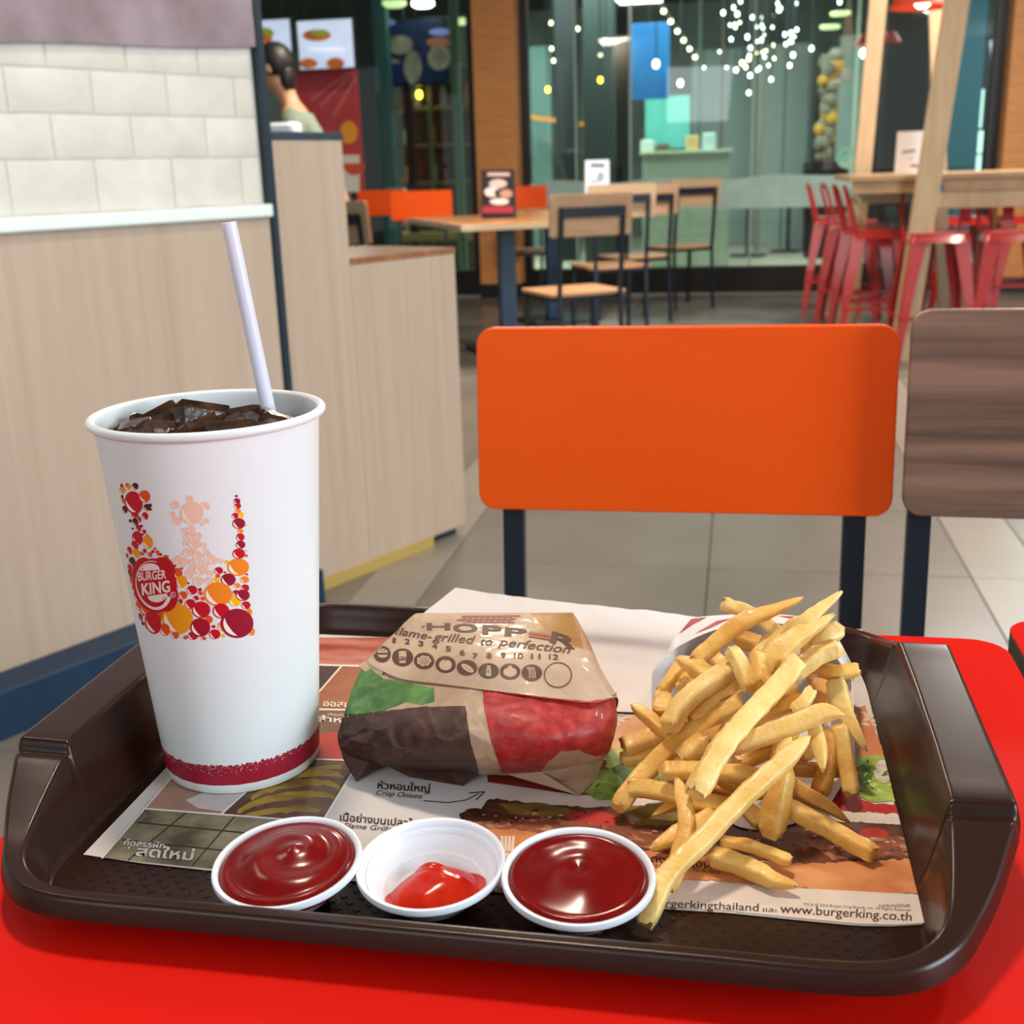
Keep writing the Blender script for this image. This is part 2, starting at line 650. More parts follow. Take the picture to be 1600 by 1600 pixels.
# orange veneered pillars
for nm, x0, x1 in (('pillar', 744, 809), ('pillar', 1566, 1660)):
    a, b = XZ(x0, 250, GY - .25)[0], XZ(x1, 250, GY - .25)[0]
    pl = struct(G().bbox((a, GY - .25, 0), (b, GY - .045, zt), .004), nm, M_org)
    struct(G().bbox((a - .005, GY - .255, 0), (b + .005, GY - .045, .12), .003), 'pillar_foot', M_black, pl)

# ================================================================ BEYOND THE GLASS
M_mceil = mat('mall_ceiling', '#1d2a2a', .8)
M_mfl = mat('mall_floor', '#bfb9a2', .4, '#cfc6ac', 1.2)
struct(G().box((-9, GY + .13, -.05), (9, 22, -.002)), 'floor', M_mfl)
struct(G().box((-9, GY + .13, 3.4), (9, 22, 3.5)), 'ceiling', M_mceil)
struct(G().box((-9, 19, 0), (9, 19.1, 3.4)), 'wall_back', mat('mall_wall', '#7b8680', .7, '#5a645f', .8))
struct(G().box((-9, GY + .13, 0), (-8.9, 19, 3.4)), 'wall_west', mat('mall_side', '#27332f', .8))
struct(G().box((8.9, GY + .13, 0), (9, 19, 3.4)), 'wall_east', _m['mall_side'])
def wthing(x0, y0, x1, y1, Y, th, name, label, cat, mt, floor=False, **k):
    g = wbox(x0, y0, x1, y1, Y, th, name, mt)
    if floor:
        g2 = G()
        zs = [v[2] for v in g.v]
        zb, ztop = min(zs), max(zs)
        g2.add([(v[0], v[1], v[2] if v[2] > zb + .02 else 0.0) for v in g.v], g.f)
        g = g2
    return build(g, name, mt, cat=cat, label=label, **k)
# columns beyond
for x0, x1, Y, c in ((868, 900, 14, '#141d20'), (912, 960, 13.2, '#24302f'), (962, 982, 12.2, '#12181c'), (1376, 1445, 12.5, '#2a2220'), (1446, 1466, 13.2, '#0f1a20')):
    a, b = XZ(x0, 200, Y)[0], XZ(x1, 200, Y)[0]
    struct(G().bbox((a, Y, 0), (b, Y + .3, 3.4), .01), 'column', mat('col' + c, c, .5))
for x0, x1, Y, c in ((826, 862, 15, '#5f8079'), (1080, 1185, 16.5, '#86938c'), (1190, 1262, 16.2, '#96a19b'), (1306, 1366, 15.6, '#8aa097'), (1462, 1530, 15, '#1c5261')):
    a, b = XZ(x0, 200, Y)[0], XZ(x1, 200, Y)[0]
    struct(G().bbox((a, Y, 0), (b, Y + .1, 2.5 if c != '#1c5261' else 3.2), .01), numbered('trim'), mat('panel' + c, c, .6, None))
for px_, wd, Y, c in ((1092, 5, 15.6, '#59655f'), (1127, 4, 15.6, '#6c5f4e'), (1187, 6, 15.2, '#8a8674'), (1225, 3, 15.6, '#5c6a66'), (1264, 5, 15.2, '#3f4c49'), (1334, 4, 15.1, '#c2cbb4')):
    X = XZ(px_, 200, Y)[0]
    struct(G().bbox((X - wd / 230, Y, 0), (X + wd / 230, Y + .06, 3.4), .004), numbered('trim'), mat('far_post' + c, c, .6))
# blue hanging banner, teal hoarding, counter
bn = thing('hanging_banner', 'blue hanging banner beyond the glass, right of the tall dark column', 'banner', atY(1015, 155, 13))
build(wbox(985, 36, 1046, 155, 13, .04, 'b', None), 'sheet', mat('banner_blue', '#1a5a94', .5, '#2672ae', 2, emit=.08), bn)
p = atY(1015, 36, 13)
build(G().tube([(p.x, 13.02, p.z), (p.x, 13.02, 3.4)], .012, 6), 'rod', M_black, bn)
tb2 = thing('teal_board', 'plain teal board behind the long counter beyond the glass', 'board', (atY(1043, 232, 14.5).x, 14.5, 0))
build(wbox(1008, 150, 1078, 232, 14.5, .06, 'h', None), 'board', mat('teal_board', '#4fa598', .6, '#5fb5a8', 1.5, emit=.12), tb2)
for px_ in (1014, 1072):
    p = atY(px_, 231, 14.5)
    build(G().bbox((p.x - .02, 14.5, 0), (p.x + .02, 14.54, p.z), .004), 'leg', M_black, tb2)
gct = thing('service_counter', 'long pale green counter beyond the glass below the teal board', 'counter', (atY(1080, 300, 13).x, 13, 0))
a, b = XZ(1004, 260, 13)[0], XZ(1140, 260, 13)[0]
ztp = atY(1060, 240, 13).z
build(G().bbox((a, 13, 0), (b, 13.5, ztp), .01), 'counter_body', mat('counter_green', '#93a08f', .5), gct)
build(G().bbox((a - .03, 12.97, ztp), (b + .03, 13.53, ztp + .03), .006), 'counter_top', mat('counter_top', '#b9c2a8', .4), gct)
gr = G()
gr.tube([atY(822, 182, 14.6), atY(972, 202, 14.6)], 0, sq=(.05, .05))
rl = thing('orange_rail', 'thin orange rail running behind the dark columns beyond the glass', 'rail', (atY(895, 190, 14.6).x, 14.6, 0))
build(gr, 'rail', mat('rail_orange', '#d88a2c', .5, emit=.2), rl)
for px_ in (826, 968):
    p = atY(px_, 184 if px_ < 900 else 201, 14.62)
    build(G().bbox((p.x - .015, 14.6, 0), (p.x + .015, 14.64, p.z), .003), 'post', M_navy, rl)
# goods on the counter
random.seed(11)
for k, (px_, hh, c, lab) in enumerate(((1012, .12, '#cfd8d0', 'white box standing on the left end of the far counter'), (1036, .08, '#5d5846', 'low brown tray lying on the far counter below the teal board'), (1082, .15, '#cfae6c', 'yellowish packet on the right half of the far counter'), (1108, .17, '#b6cfc8', 'pale bag on the right end of the far counter'))):
    X = XZ(px_, 240, 13.2)[0]
    build(G().bbox((X - .07, 13.1, ztp + .03), (X + .07, 13.25, ztp + .03 + hh), .015), 'counter_box', mat('good' + c, c, .6), cat='box', label=lab)
# decorated slim display column on a black pot, round clock-like sign
dc = thing('display_figure', 'tall cream and yellow display figure in a black tub beyond the glass', 'decoration', (XZ(1288, 250, 14)[0], 14, 0))
X, zb = XZ(1288, 285, 14)
x2 = XZ(1290, 80, 14)[1]
tub_t = atY(1285, 253, 14).z
build(G().lathe([(.0, max(zb, 0) * 0), (.2, 0), (.24, tub_t), (.2, tub_t), (0, tub_t - .03)], (X, 14, 0), 16), 'tub', M_black, dc, True)
gg = G()
gg2 = G()
random.seed(4)
for k in range(22):
    z = tub_t + .05 + k * (x2 - tub_t - .05) / 22
    (gg if random.random() < .7 else gg2).ball((X + random.uniform(-.07, .07), 14 + random.uniform(-.05, .05), z), random.uniform(.06, .10), 5)
build(gg, 'body', mat('figure_cream', '#9c937e', .7, '#55564c', 6), dc, True, kind='stuff')
build(gg2, 'yellow_blocks', mat('figure_yellow', '#c99a3a', .7), dc, True, kind='stuff')
gs = thing('round_sign', 'round pale sign on a post beyond the glass, beside the black tub', 'sign', (XZ(1324, 245, 13.6)[0], 13.6, 0))
X, z = XZ(1324, 247, 13.6)
build(G().tube([(X, 13.58, z), (X, 13.62, z)], .11, 20), 'disc', mat('sign_disc', '#cfd7b6', .5, '#6ba0a0', 14), gs)
build(G().tube([(X, 13.62, 0), (X, 13.62, z)], .015, 6), 'post', M_black, gs)
# far tables and chairs behind the glass, low
for k, (px_, Y) in enumerate(((1172, 14.3), (1235, 15.0))):
    X = XZ(px_, 260, Y)[0]
    t = thing('cafe_table', ['dark round cafe table beyond the glass, left of the black tub', 'small dark cafe table beyond the glass, just behind the black tub'][k], 'table', (X, Y, 0))
    build(G().lathe([(0, .72), (.35, .72), (.35, .75), (0, .75)], (X, Y, 0), 20), 'tabletop', M_navy, t)
    build(G().tube([(X, Y, .02), (X, Y, .72)], .03, 8), 'leg', M_navy, t)
    build(G().lathe([(0, 0), (.22, 0), (.2, .02), (0, .03)], (X, Y, 0), 16), 'base', M_navy, t)
# teal ceiling raft and string of lights
build(G().add([Vector((atY(1240, 78, 15).x, 15, 3.05)), Vector((atY(1360, 78, 15).x, 15, 3.05)), Vector((atY(1370, 8, 12).x, 12, 3.05)), Vector((atY(1262, 8, 12).x, 12, 3.05)),
               Vector((atY(1240, 78, 15).x, 15, 3.1)), Vector((atY(1360, 78, 15).x, 15, 3.1)), Vector((atY(1370, 8, 12).x, 12, 3.1)), Vector((atY(1262, 8, 12).x, 12, 3.1))],
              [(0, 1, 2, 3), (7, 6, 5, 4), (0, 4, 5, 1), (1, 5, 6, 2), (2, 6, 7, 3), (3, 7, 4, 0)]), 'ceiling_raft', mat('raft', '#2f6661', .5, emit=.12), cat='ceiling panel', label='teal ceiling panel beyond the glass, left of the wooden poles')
M_bulb = mat('bulb_warm', '#fff0c0', .4, emit=9.)
M_bulbw = mat('bulb_white', '#f4fff8', .4, emit=9.)
M_bulby = mat('bulb_yellow', '#ffd23a', .4, emit=9.)
M_cord = mat('cord', '#1a1f1f', .7)
def pendant(px_, py, Y, r, mt, label, group, drop=None, cat='light', sz=1.4):
    p = atY(px_, py, Y)
    t = thing('pendant_light', label, cat, p, group=group)
    build(G().ball(p, (r, r, r * sz), 6), 'bulb', mt, t, True)
    build(G().tube([(p.x, p.y, p.z + r), (p.x, p.y, min(3.4, p.z + r + 2))], .006, 4), 'cord', M_cord, t)
# warm hanging bulbs one by one
for (x, y, Y, r, lab) in ((856, 140, 12, .022, 'yellow bulb hanging left of the tall dark column'), (938, 125, 12, .022, 'yellow bulb hanging by the tall dark column'),
                          (1025, 100, 12, .03, 'large warm bulb hanging in front of the blue banner'), (1063, 130, 13, .026, 'pale yellow bulb hanging right of the blue banner'),
                          (655, 148, 11.5, .03, 'bright yellow bulb hanging left of the orange pillar'), (638, 163, 12, .02, 'dim yellow bulb hanging in front of the display case')):
    pendant(x, y, Y, r, M_bulby if 'yellow' in lab and 'pale' not in lab else M_bulb, lab, 'yellow hanging bulbs beyond the glass')
random.seed(21)
spots = [(861, 36), (903, 45), (946, 64), (938, 86), (865, 95), (824, 102), (862, 76)]
for x, y in spots:
    pendant(x, y, 12.5, .014, M_bulb, 'tiny clear bulb hanging over the corridor left of the dark column', 'tiny bulbs left of the column')
spots = []
for k in range(46):
    x = random.gauss(1182, 34)
    y = random.uniform(2, 110)
    spots.append((min(max(x, 1100), 1252), y))
spots += [(1168, 58), (1172, 75), (1170, 92), (1130, 20), (1146, 12), (1152, 22), (1245, 5), (1312, 3), (1235, 65), (1236, 52), (1268, 76), (1205, 124), (1172, 118), (1170, 145)]
for k, (x, y) in enumerate(spots):
    pendant(x, y, random.uniform(12.6, 15), random.choice((.011, .014, .018)), M_bulbw if k % 3 else M_bulb, 'tiny white bulb in the glittering cluster over the corridor', 'cluster of tiny hanging bulbs')
# track with six spots
tr = thing('track_light', 'slanting ceiling track with small spot bulbs right of the blue banner', 'light', atY(1060, 50, 13))
ta, tb = atY(1033, 12, 12.4), atY(1088, 92, 14.5)
build(G().tube([ta + Vector((0, 0, .03)), tb + Vector((0, 0, .03))], .02, 4), 'rail', mat('track_grey', '#5b6663', .5), tr)
for k in range(6):
    p = ta.lerp(tb, .06 + k * .18)
    build(G().ball(p, .022, 6), 'spot_bulb', M_bulb, tr, True)
# downlights in the raft and others
for x, y, lab in ((1313, 22, 'oval ceiling lamp at the near end of the teal panel'), (1297, 43, 'oval ceiling lamp at the middle of the teal panel')):
    p = atY(x, y, 13)
    build(G().lathe([(0, -.012), (.09, -.012), (.1, 0), (.1, .02), (0, .02)], p, 16), 'ceiling_lamp', mat('lamp_dim', '#c8d69a', .4, emit=1.6), cat='ceiling lamp', label=lab, org=p)
for x, y, r, lab in ((616, 8, .11, 'dim oval ceiling lamp at the upper edge left of the bright one'), (661, 8, .1, 'bright white ceiling lamp at the upper edge left of the orange pillar'), (722, 35, .07, 'small ceiling lamp right beside the dark frame of the left window')):
    p = atY(x, y, 11)
    build(G().lathe([(0, -.02), (r * .7, -.018), (r, 0), (r, .03), (0, .03)], p, 16), 'ceiling_lamp', mat('lamp_bright', '#fffef0', .4, emit=9) if r == .1 else _m['lamp_dim'], cat='ceiling lamp', label=lab, org=p)
# bright daylight windows far right
wr = struct(wbox(1500, 60, 1540, 275, 17.5, .05, 'x', None), 'window_2', M_navy)
for y0, y1 in ((62, 92), (96, 136), (140, 200), (205, 240), (243, 270)):
    struct(wbox(1503, y0, 1536, y1, 17.45, .03, 'x', None), 'pane', mat('day_pane', '#d8fff0', .4, emit=1.5), wr)
struct(wbox(1480, 70, 1492, 270, 17.5, .05, 'x', None), 'window_3', mat('day_pane_dim', '#6fa8b8', .4, emit=.5))

# ---- left: menu boards, poster wall, display case, seen through the left window
def decal_quad(g, x0, y0, x1, y1, Y, mi=0):
    g.add([atY(x0, y1, Y), atY(x1, y1, Y), atY(x1, y0, Y), atY(x0, y0, Y)], [(0, 1, 2, 3)], mi)
def surfY(Y):
    return lambda x, y, off: atY(x, y, Y - off)
M_scr = mat('lit_screen', '#c9d9ee', .4, '#b4c6e6', 3, emit=.55)
def menu_board(x0, x1, lab, blobs):
    t = thing('menu_board', lab, 'menu board', atY((x0 + x1) / 2, 70, 8.6))
    build(wbox(x0 - 2, 26, x1 + 2, 110, 8.6, .06, 'x', None), 'case', M_black, t)
    build(wbox(x0, 31, x1, 107, 8.59, .01, 'x', None), 'screen', M_scr, t)
    hg = G()
    for xx in (x0 + 12, x1 - 12):
        p = atY(xx, 27, 8.63)
        hg.tube([(p.x, 8.63, p.z), (p.x, 8.63, 2.96)], .01, 6)
    build(hg, 'hanging_rods', M_black, t)
    g = G()
    for i, (cx, cy, rx, ry, mi) in enumerate(blobs):
        lay(g, surfY(8.58), *poly(ell(cx, cy, rx, ry)), .004 + i * .001, mi, 40)
    build(g, 'food_picture', [mat('pic_o', '#c8702e', .5, '#8e4a22', 20, emit=.25), mat('pic_g', '#7f9a3e', .5, emit=.25), mat('pic_w', '#e9ecf6', .5, emit=.5)], t)
menu_board(396, 454, 'lit white menu board at the far left, over the seated worker\'s head', ((412, 52, 16, 9, 1), (408, 60, 18, 7, 0), (430, 98, 14, 6, 0)))
menu_board(466, 551, 'lit white menu board with pictured burgers, right of the other board', ((495, 55, 22, 9, 0), (500, 51, 14, 5, 1), (482, 99, 14, 8, 0), (524, 99, 14, 9, 0), (510, 78, 30, 3, 2)))
pw = thing('red_poster', 'red poster panel with burger and half circle under the menu boards', 'poster', atY(520, 200, 8.9))
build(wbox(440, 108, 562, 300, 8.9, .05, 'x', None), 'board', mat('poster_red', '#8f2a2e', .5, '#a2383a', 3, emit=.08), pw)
for px_ in (450, 552):
    p = atY(px_, 299, 8.9)
    build(G().bbox((p.x - .02, 8.9, 0), (p.x + .02, 8.94, p.z), .004), 'leg', M_black, pw)
g = G()
for (xa_, ya, xb_, yb) in ((486, 155, 545, 112), (500, 165, 552, 112), (520, 180, 556, 120)):
    lay(g, surfY(8.89), *poly([(xa_, ya), (xa_ + 2, ya + 1), (xb_ + 2, yb + 1), (xb_, yb)]), .002, 0, 40)
lay(g, surfY(8.89), *poly(ell(545, 207, 14, 18)), .003, 1, 40)
lay(g, surfY(8.89), *poly([(534, 242), (562, 242), (562, 300), (534, 300)]), .002, 2, 60)
lay(g, surfY(8.89), *poly(ell(553, 255, 17, 19, 0, 0, 180)), .004, 3, 40)
build(g, 'poster_print', [flat('#c07a72'), flat('#cf8a22'), flat('#c4c0b2'), flat('#b5482c')], pw)
bd = thing('digital_display', 'dark blue display panel with burger pictures between red poster and orange pillar', 'display', atY(630, 90, 11.2))
build(wbox(558, 28, 700, 135, 11.2, .08, 'x', None), 'case', M_black, bd)
build(wbox(562, 32, 696, 130, 11.19, .01, 'x', None), 'screen', mat('navy_screen', '#10162e', .4, '#1b2a55', 4, emit=.3), bd)
g = G()
for i, (cx, cy, rx, ry, mi) in enumerate(((600, 35, 18, 6, 3), (584, 84, 24, 12, 0), (584, 74, 22, 5, 1), (600, 96, 26, 5, 2), (625, 70, 20, 15, 2), (645, 105, 14, 26, 2), (688, 50, 18, 6, 3), (686, 66, 20, 8, 4), (686, 90, 18, 20, 2))):
    lay(g, surfY(11.18), *poly(ell(cx, cy, rx, ry)), .004 + i * .001, mi, 40)
build(g, 'food_picture', [mat('p1', '#6d6a4c', .5, emit=.2), mat('p2', '#4f8a4c', .5, emit=.2), mat('p3', '#9a917c', .5, '#6c6658', 9, emit=.25), mat('p4', '#7f86c8', .5, emit=.3), mat('p5', '#a3604a', .5, emit=.25)], bd)
p = atY(630, 28, 11.24)
build(G().bbox((p.x - .04, 11.24, 0), (p.x + .04, 11.3, p.z), .004), 'post', M_black, bd)
# dark column and teal post by it
for x0, x1, Y, c in ((562, 588, 10.9, '#10161a'), (588, 612, 10.95, '#3f6a6c')):
    a, b = XZ(x0, 200, Y)[0], XZ(x1, 200, Y)[0]
    struct(G().bbox((a, Y, 0), (b, Y + .12, 3.35), .006), 'column', mat('lc' + c, c, .5))
# display case with shelves
dcs = thing('display_case', 'glazed display case with shelves left of the orange pillar', 'display case', atY(670, 300, 11.6))
xa, xb = XZ(612, 200, 11.6)[0], XZ(742, 200, 11.6)[0]
build(G().box((xa, 12.0, .0), (xb, 12.05, 2.1)), 'back_panel', mat('case_back', '#4a4530', .7, '#5d5238', 3), dcs)
for zc in (.45, .95, 1.3, 1.65, 2.05):
    build(G().bbox((xa, 11.62, zc), (xb, 12.0, zc + .03), .004), 'shelf', mat('case_shelf', '#8c7a4e', .5), dcs)
for X in (xa, XZ(672, 200, 11.6)[0], xb):
    build(G().bbox((X - .02, 11.6, 0), (X + .02, 11.64, 2.1), .004), 'upright', mat('case_post', '#6a7a5c', .4), dcs)
random.seed(9)
cols_ = ['#8c3b32', '#b7b2a4', '#3c4a3c', '#c98f3a', '#7c2f2a', '#d8d6cc']
shelf_names = {.98: 'second shelf', 1.33: 'middle shelf', 1.68: 'upper shelf'}
for zc in (.98, 1.33, 1.68):
    for k in range(6):
        X = xa + .1 + k * (xb - xa - .2) / 5
        c = cols_[(k + int(zc * 10)) % 6]
        g = G().lathe([(0, 0), (.035, 0), (.035, .13), (.016, .17), (.016, .21), (0, .21)], (X, 11.8, zc), 10)
        build(g, 'bottle', mat('bt' + c, c, .3), cat='bottle', label='%s bottle, %s from the left on the %s of the display case' % (dict(zip(cols_, ('brick red', 'pale grey', 'dark green', 'amber', 'dark red', 'cream')))[c], ('first', 'second', 'third', 'fourth', 'fifth', 'sixth')[k], shelf_names[zc]), group='bottles on the %s of the case' % shelf_names[zc], smooth=True, org=(X, 11.8, zc))
gp = G()
# slim green glass post
X = XZ(713, 160, 10.6)[0]
struct(G().bbox((X - .04, 10.6, 0), (X + .04, 10.65, 2.9), .006), numbered('trim'), mat('green_post', '#6f8a70', .3))
# hedge-like bench below display
gb = thing('wall_bench', 'low yellowish bench beyond the glass under the display case', 'bench', atY(660, 300, 11.2))
a, b = XZ(600, 290, 11.2)[0], XZ(742, 290, 11.2)[0]
build(G().bbox((a, 11.2, .42), (b, 11.55, .5), .01), 'seat', mat('bench_top', '#a38e56', .5), gb)
for X in (a + .05, (a + b) / 2, b - .05):
    build(G().bbox((X - .03, 11.25, 0), (X + .03, 11.5, .42), .005), 'leg', mat('bench_leg', '#5a5236', .5), gb)

# ================================================================ PEOPLE
def person(label, loc, rz, shirt, sit=False, bend=0., h=1.68, group=None):
    """one continuous skinned body, hair and clothes as its children"""
    t = thing('person', label, 'person', loc, rz, group, world=False)
    k = h / 1.75
    hip = .5 if sit else .93
    b = R(bend)
    def up(d, x=0, fw=0):    # point d above the hip, leaned forward (towards -Y) by the bend
        return Vector((x, -math.sin(b) * d - fw, hip + math.cos(b) * d))
    J, E, RR = [], [], []
    def add(p, r, par=None):
        J.append(Vector(p) * k)
        RR.append(r * k)
        if par is not None:
            E.append((par, len(J) - 1))
        return len(J) - 1
    pel = add(up(0), .125)
    wst = add(up(.2), .115, pel)
    ch = add(up(.40), .14, wst)
    nk = add(up(.55), .058, ch)
    n2 = add(up(.61), .052, nk)
    hd = add(up(.68, 0, .01), .078, n2)
    h2 = add(up(.76, 0, .015), .085, hd)
    add(up(.84, 0, .01), .055, h2)
    for s in (-1, 1):
        sh = add(up(.48, s * .17), .062, ch)
        el = add(up(.22, s * .25, .06), .043, sh)
        wr_ = add(up(.10, s * .2, .26), .03, el)
        pm = add(up(.09, s * .18, .33), .036, wr_)
        for q in range(4):
            f1 = add(up(.09 - .004 * q, s * (.18 + .018 * (q - 1.5)), .385), .010, pm)
            add(up(.07, s * (.18 + .018 * (q - 1.5)), .42 - .006 * abs(q - 1)), .008, f1)
        th = add(up(.10, s * .135, .35), .011, pm)
        add(up(.09, s * .125, .385), .009, th)
        hp = add(up(-.04, s * .09), .095, pel)
        if sit:
            kn = add((s * .12, -.45, .5), .062, hp)
            an = add((s * .12, -.44, .08), .038, kn)
        else:
            kn = add((s * .1, -.02, .5), .06, hp)
            an = add((s * .1, .02, .08), .038, kn)
        add((s * .1, J[an].y / k - .14, .04), .034, an)
    me = bpy.data.meshes.new('person')
    me.from_pydata([tuple(j) for j in J], E, [])
    o = bpy.data.objects.new('body', me)
    C.objects.link(o)
    md = o.modifiers.new('s', 'SKIN')
    for i, r_ in enumerate(RR):
        me.skin_vertices[0].data[i].radius = (r_, r_)
    me.skin_vertices[0].data[0].use_root = True
    o.modifiers.new('u', 'SUBSURF').levels = 1
    dg = bpy.context.evaluated_depsgraph_get()
    nm = bpy.data.meshes.new_from_object(o.evaluated_get(dg))
    bpy.data.objects.remove(o)
    vs = [v.co.copy() for v in nm.vertices]
    fs = [tuple(p.vertices) for p in nm.polygons]
    skin = mat('skin', '#c08f70', .55, sss=.1)
    g = G().add(vs, fs)
    head = Vector(up(.76, 0, .02)) * k
    g.ball((head.x, head.y - .085 * k, head.z - .012), (.012, .02, .02), 5)
    for s in (-1, 1):
        g.ball((s * .083 * k, head.y, head.z - .01), (.012, .02, .03), 5)
    body = build(g, 'body', [skin], t, 'all')
    ge = G()
    for s in (-1, 1):
        ge.ball((s * .032, head.y - .078 * k, head.z + .012), .011, 4)
    ge.ball((0, head.y - .08 * k, head.z - .055), (.024, .008, .007), 4)
    build(ge, 'eyes_and_mouth', mat('eye_dark', '#3a2018', .4), t)
    # clothes: the body's faces pushed outwards
    def shell(name, test, c, push, cuff=0):
        ks = [f for f in fs if all(test(vs[i]) for i in f)]
        us = sorted({i for f in ks for i in f})
        ix = {u_: j for j, u_ in enumerate(us)}
        gg_ = G().add([vs[i] + nm.vertices[i].normal * push for i in us], [tuple(ix[i] for i in f) for f in ks])
        build(gg_, name, mat('cloth' + c, c, .85, bump=.2, bscale=80), t, 'all')
    neck = (Vector(up(.53)) * k).z
    elz = .26
    shell('shirt', lambda v: v.z > (hip + .02) * k and v.z < neck and not (v.y < -.22 * k - math.sin(b) * .2 and v.z < (hip + .3) * k and abs(v.x) > .13 * k), shirt, .012)
    shell('trousers', lambda v: (v.z < (hip + .06) * k and v.z > .1 * k) and (sit or abs(v.x) < .17 * k), '#20242c', .01)
    shell('shoes', lambda v: v.z < .105 * k, '#101010', .008)
    hr = G()
    hc = head + Vector((0, .018, .022))
    rs = []
    for j in range(1, 9):
        a = PI * .72 * j / 8
        rs.append([(hc.x + .098 * math.sin(a) * math.cos(q * PI / 8), hc.y + .102 * math.sin(a) * math.sin(q * PI / 8) + (.02 if math.sin(q * PI / 8) < -.3 and j > 5 else 0), hc.z + .105 * math.cos(a)) for q in range(16)])
    hr.rings(rs[::-1])
    hr.ball((hc.x, hc.y + .055, hc.z - .07), (.075, .05, .09), 8)
    build(hr, 'hair', mat('dark_hair', '#120c0a', .5, bump=.5, bscale=90), t, True)
    bpy.data.meshes.remove(nm)
    return t
p1 = atY(500, 205, 6.0)
person('person with dark hair in a grey-green shirt bending behind the stepped partition', (p1.x, 6.1, 0), R(-78), '#7d8a7c', bend=19, h=1.69)
p2 = atY(640, 250, 13.2)
person('person with dark hair sitting far beyond the glass under the yellow bulbs', (p2.x, 13.4, 0), R(200), '#8a5a4c', sit=True, h=1.5)
ct = thing('back_counter', 'dark service counter behind the stepped partition', 'counter', (atY(440, 205, 5.3).x, 5.3, 0))
cx_ = atY(440, 205, 5.3).x
ctz = atY(440, 203, 5.3).z - .02
build(G().bbox((cx_ - .5, 5.2, 0), (cx_ + .16, 5.5, ctz - .03), .01), 'body', M_navy, ct)
build(G().bbox((cx_ - .52, 5.18, ctz - .03), (cx_ + .18, 5.52, ctz), .005), 'top', M_navy, ct)
for px_, hw, lab in ((409, .05, 'white rounded packet at the left end of the dark counter'), (441, .07, 'wide white rounded packet on the dark counter, by the bending person')):
    X = atY(px_, 195, 5.3).x
    g = G()
    slab(g, X - hw, 5.25, X + hw, 5.38, ctz, ctz + .05, .03, .012)
    build(g, 'paper_packet', mat('packet_white', '#e6ecf4', .5), cat='packet', label=lab, smooth=True, org=(X, 5.3, ctz))

# ================================================================ CHAIRS
M_oak = mat('oak_seat', '#b98a62', .4, '#cb9d74', 3, (2, 14, 2), bump=.02, bscale=40)
M_walnut = mat('walnut', '#4f382f', .42, '#8f6d5a', 2, (1.1, 4, 26), lo=.32, hi=.68, detail=7, bump=.03, bscale=30)
M_walnutseat = mat('walnut_seat', '#7c5440', .4, '#966a52', 3, (2, 14, 2))
M_oakback = mat('oak_back', '#b8916e', .4, '#c9a482', 4, (1.5, 3, 22))
M_orange = mat('orange_laminate', '#ee5208', .42, '#f0580e', 3, bump=.04, bscale=400, spec=.2)
M_frame = mat('blue_black_steel', '#16202b', .35, spec=.5)
M_pale = mat('ply_edge', '#cdb08c', .5)
def chair(label, loc, rz, back=M_oakback, seat=M_oak, legin=.055, W=.40, H=.905, group=None, bar=True, hb=.178, strap=M_frame, name='dining_chair'):
    t = thing(name, label, 'chair', loc, rz, group, world=False)
    hw = W / 2
    y = .19
    def lean(z):
        return y + max(0, z - .45) * .10
    # backrest panel: front face at -Y side
    g = G()
    zb, ztp_ = H - hb, H
    Ml = Matrix.Translation((0, lean(zb) - .012, 0)) @ Matrix(((1, 0, 0, 0), (0, 1, .10, -.10 * zb), (0, 0, 1, 0), (0, 0, 0, 1)))
    panel(g, -hw, zb, hw, ztp_, -.009, .0, .017, .0012, 0, Ml)
    build(g, 'backrest', back, t, True)
    g = G()
    panel(g, -hw + .0005, zb + .0005, hw - .0005, ztp_ - .0005, .0002, .004, .017, .0008, 0, Ml)
    build(g, 'backing_board', M_pale if back is not M_oakback else M_oakback, t, True)
    # seat
    g = G()
    slab(g, -hw + .01, -.2, hw - .01, .19, .445, .462, .03, .002)
    build(g, 'seat', seat, t, True)
    # legs: rear ones run up as uprights
    ux = hw - legin
    for s in (-1, 1):
        g = G()
        rs = []
        for z in (0, .45, H - .06):
            yy = lean(z) + (.03 * (1 - z / .45) if z < .45 else 0) + .003
            rs.append([(s * ux - .0105, yy - .005, z), (s * ux + .0105, yy - .005, z), (s * ux + .0105, yy + .009, z), (s * ux - .0105, yy + .009, z)])
        g.rings(rs)
        build(g, 'leg', M_frame, t)
        g = G()
        g.rings([[(s * (hw - .03) - .011, -.17 - .02 * (1 - z / .44), z), (s * (hw - .03) + .011, -.17 - .02 * (1 - z / .44), z), (s * (hw - .03) + .011, -.148 - .02 * (1 - z / .44), z), (s * (hw - .03) - .011, -.148 - .02 * (1 - z / .44), z)] for z in (0, .445)])
        build(g, 'leg', M_frame, t)
    g = G()
    for yy in (-.165, .165):
        g.bbox((-hw + .03, yy - .01, .423), (hw - .03, yy + .01, .445), .002)
    for s in (-1, 1):
        g.bbox((s * (hw - .04) - .01, -.165, .423), (s * (hw - .04) + .01, .185, .445), .002)
    build(g, 'seat_frame', M_frame, t)
    if bar:
        g = G()
        zc = H - .085
        g.bbox((-ux, lean(zc) + .008, zc - .024), (ux, lean(zc) + .014, zc + .024), .001)
        sb = build(g, 'cross_strap', strap, t)
        g = G()
        for s in (-1, 1):
            for dz in (-.012, .012):
                g.ball((s * (ux - .02), lean(zc) + .015, zc + dz), .004, 4)
        build(g, 'screws', mat('screw_steel', '#8f98a0', .3, metal=1), sb)
    return t
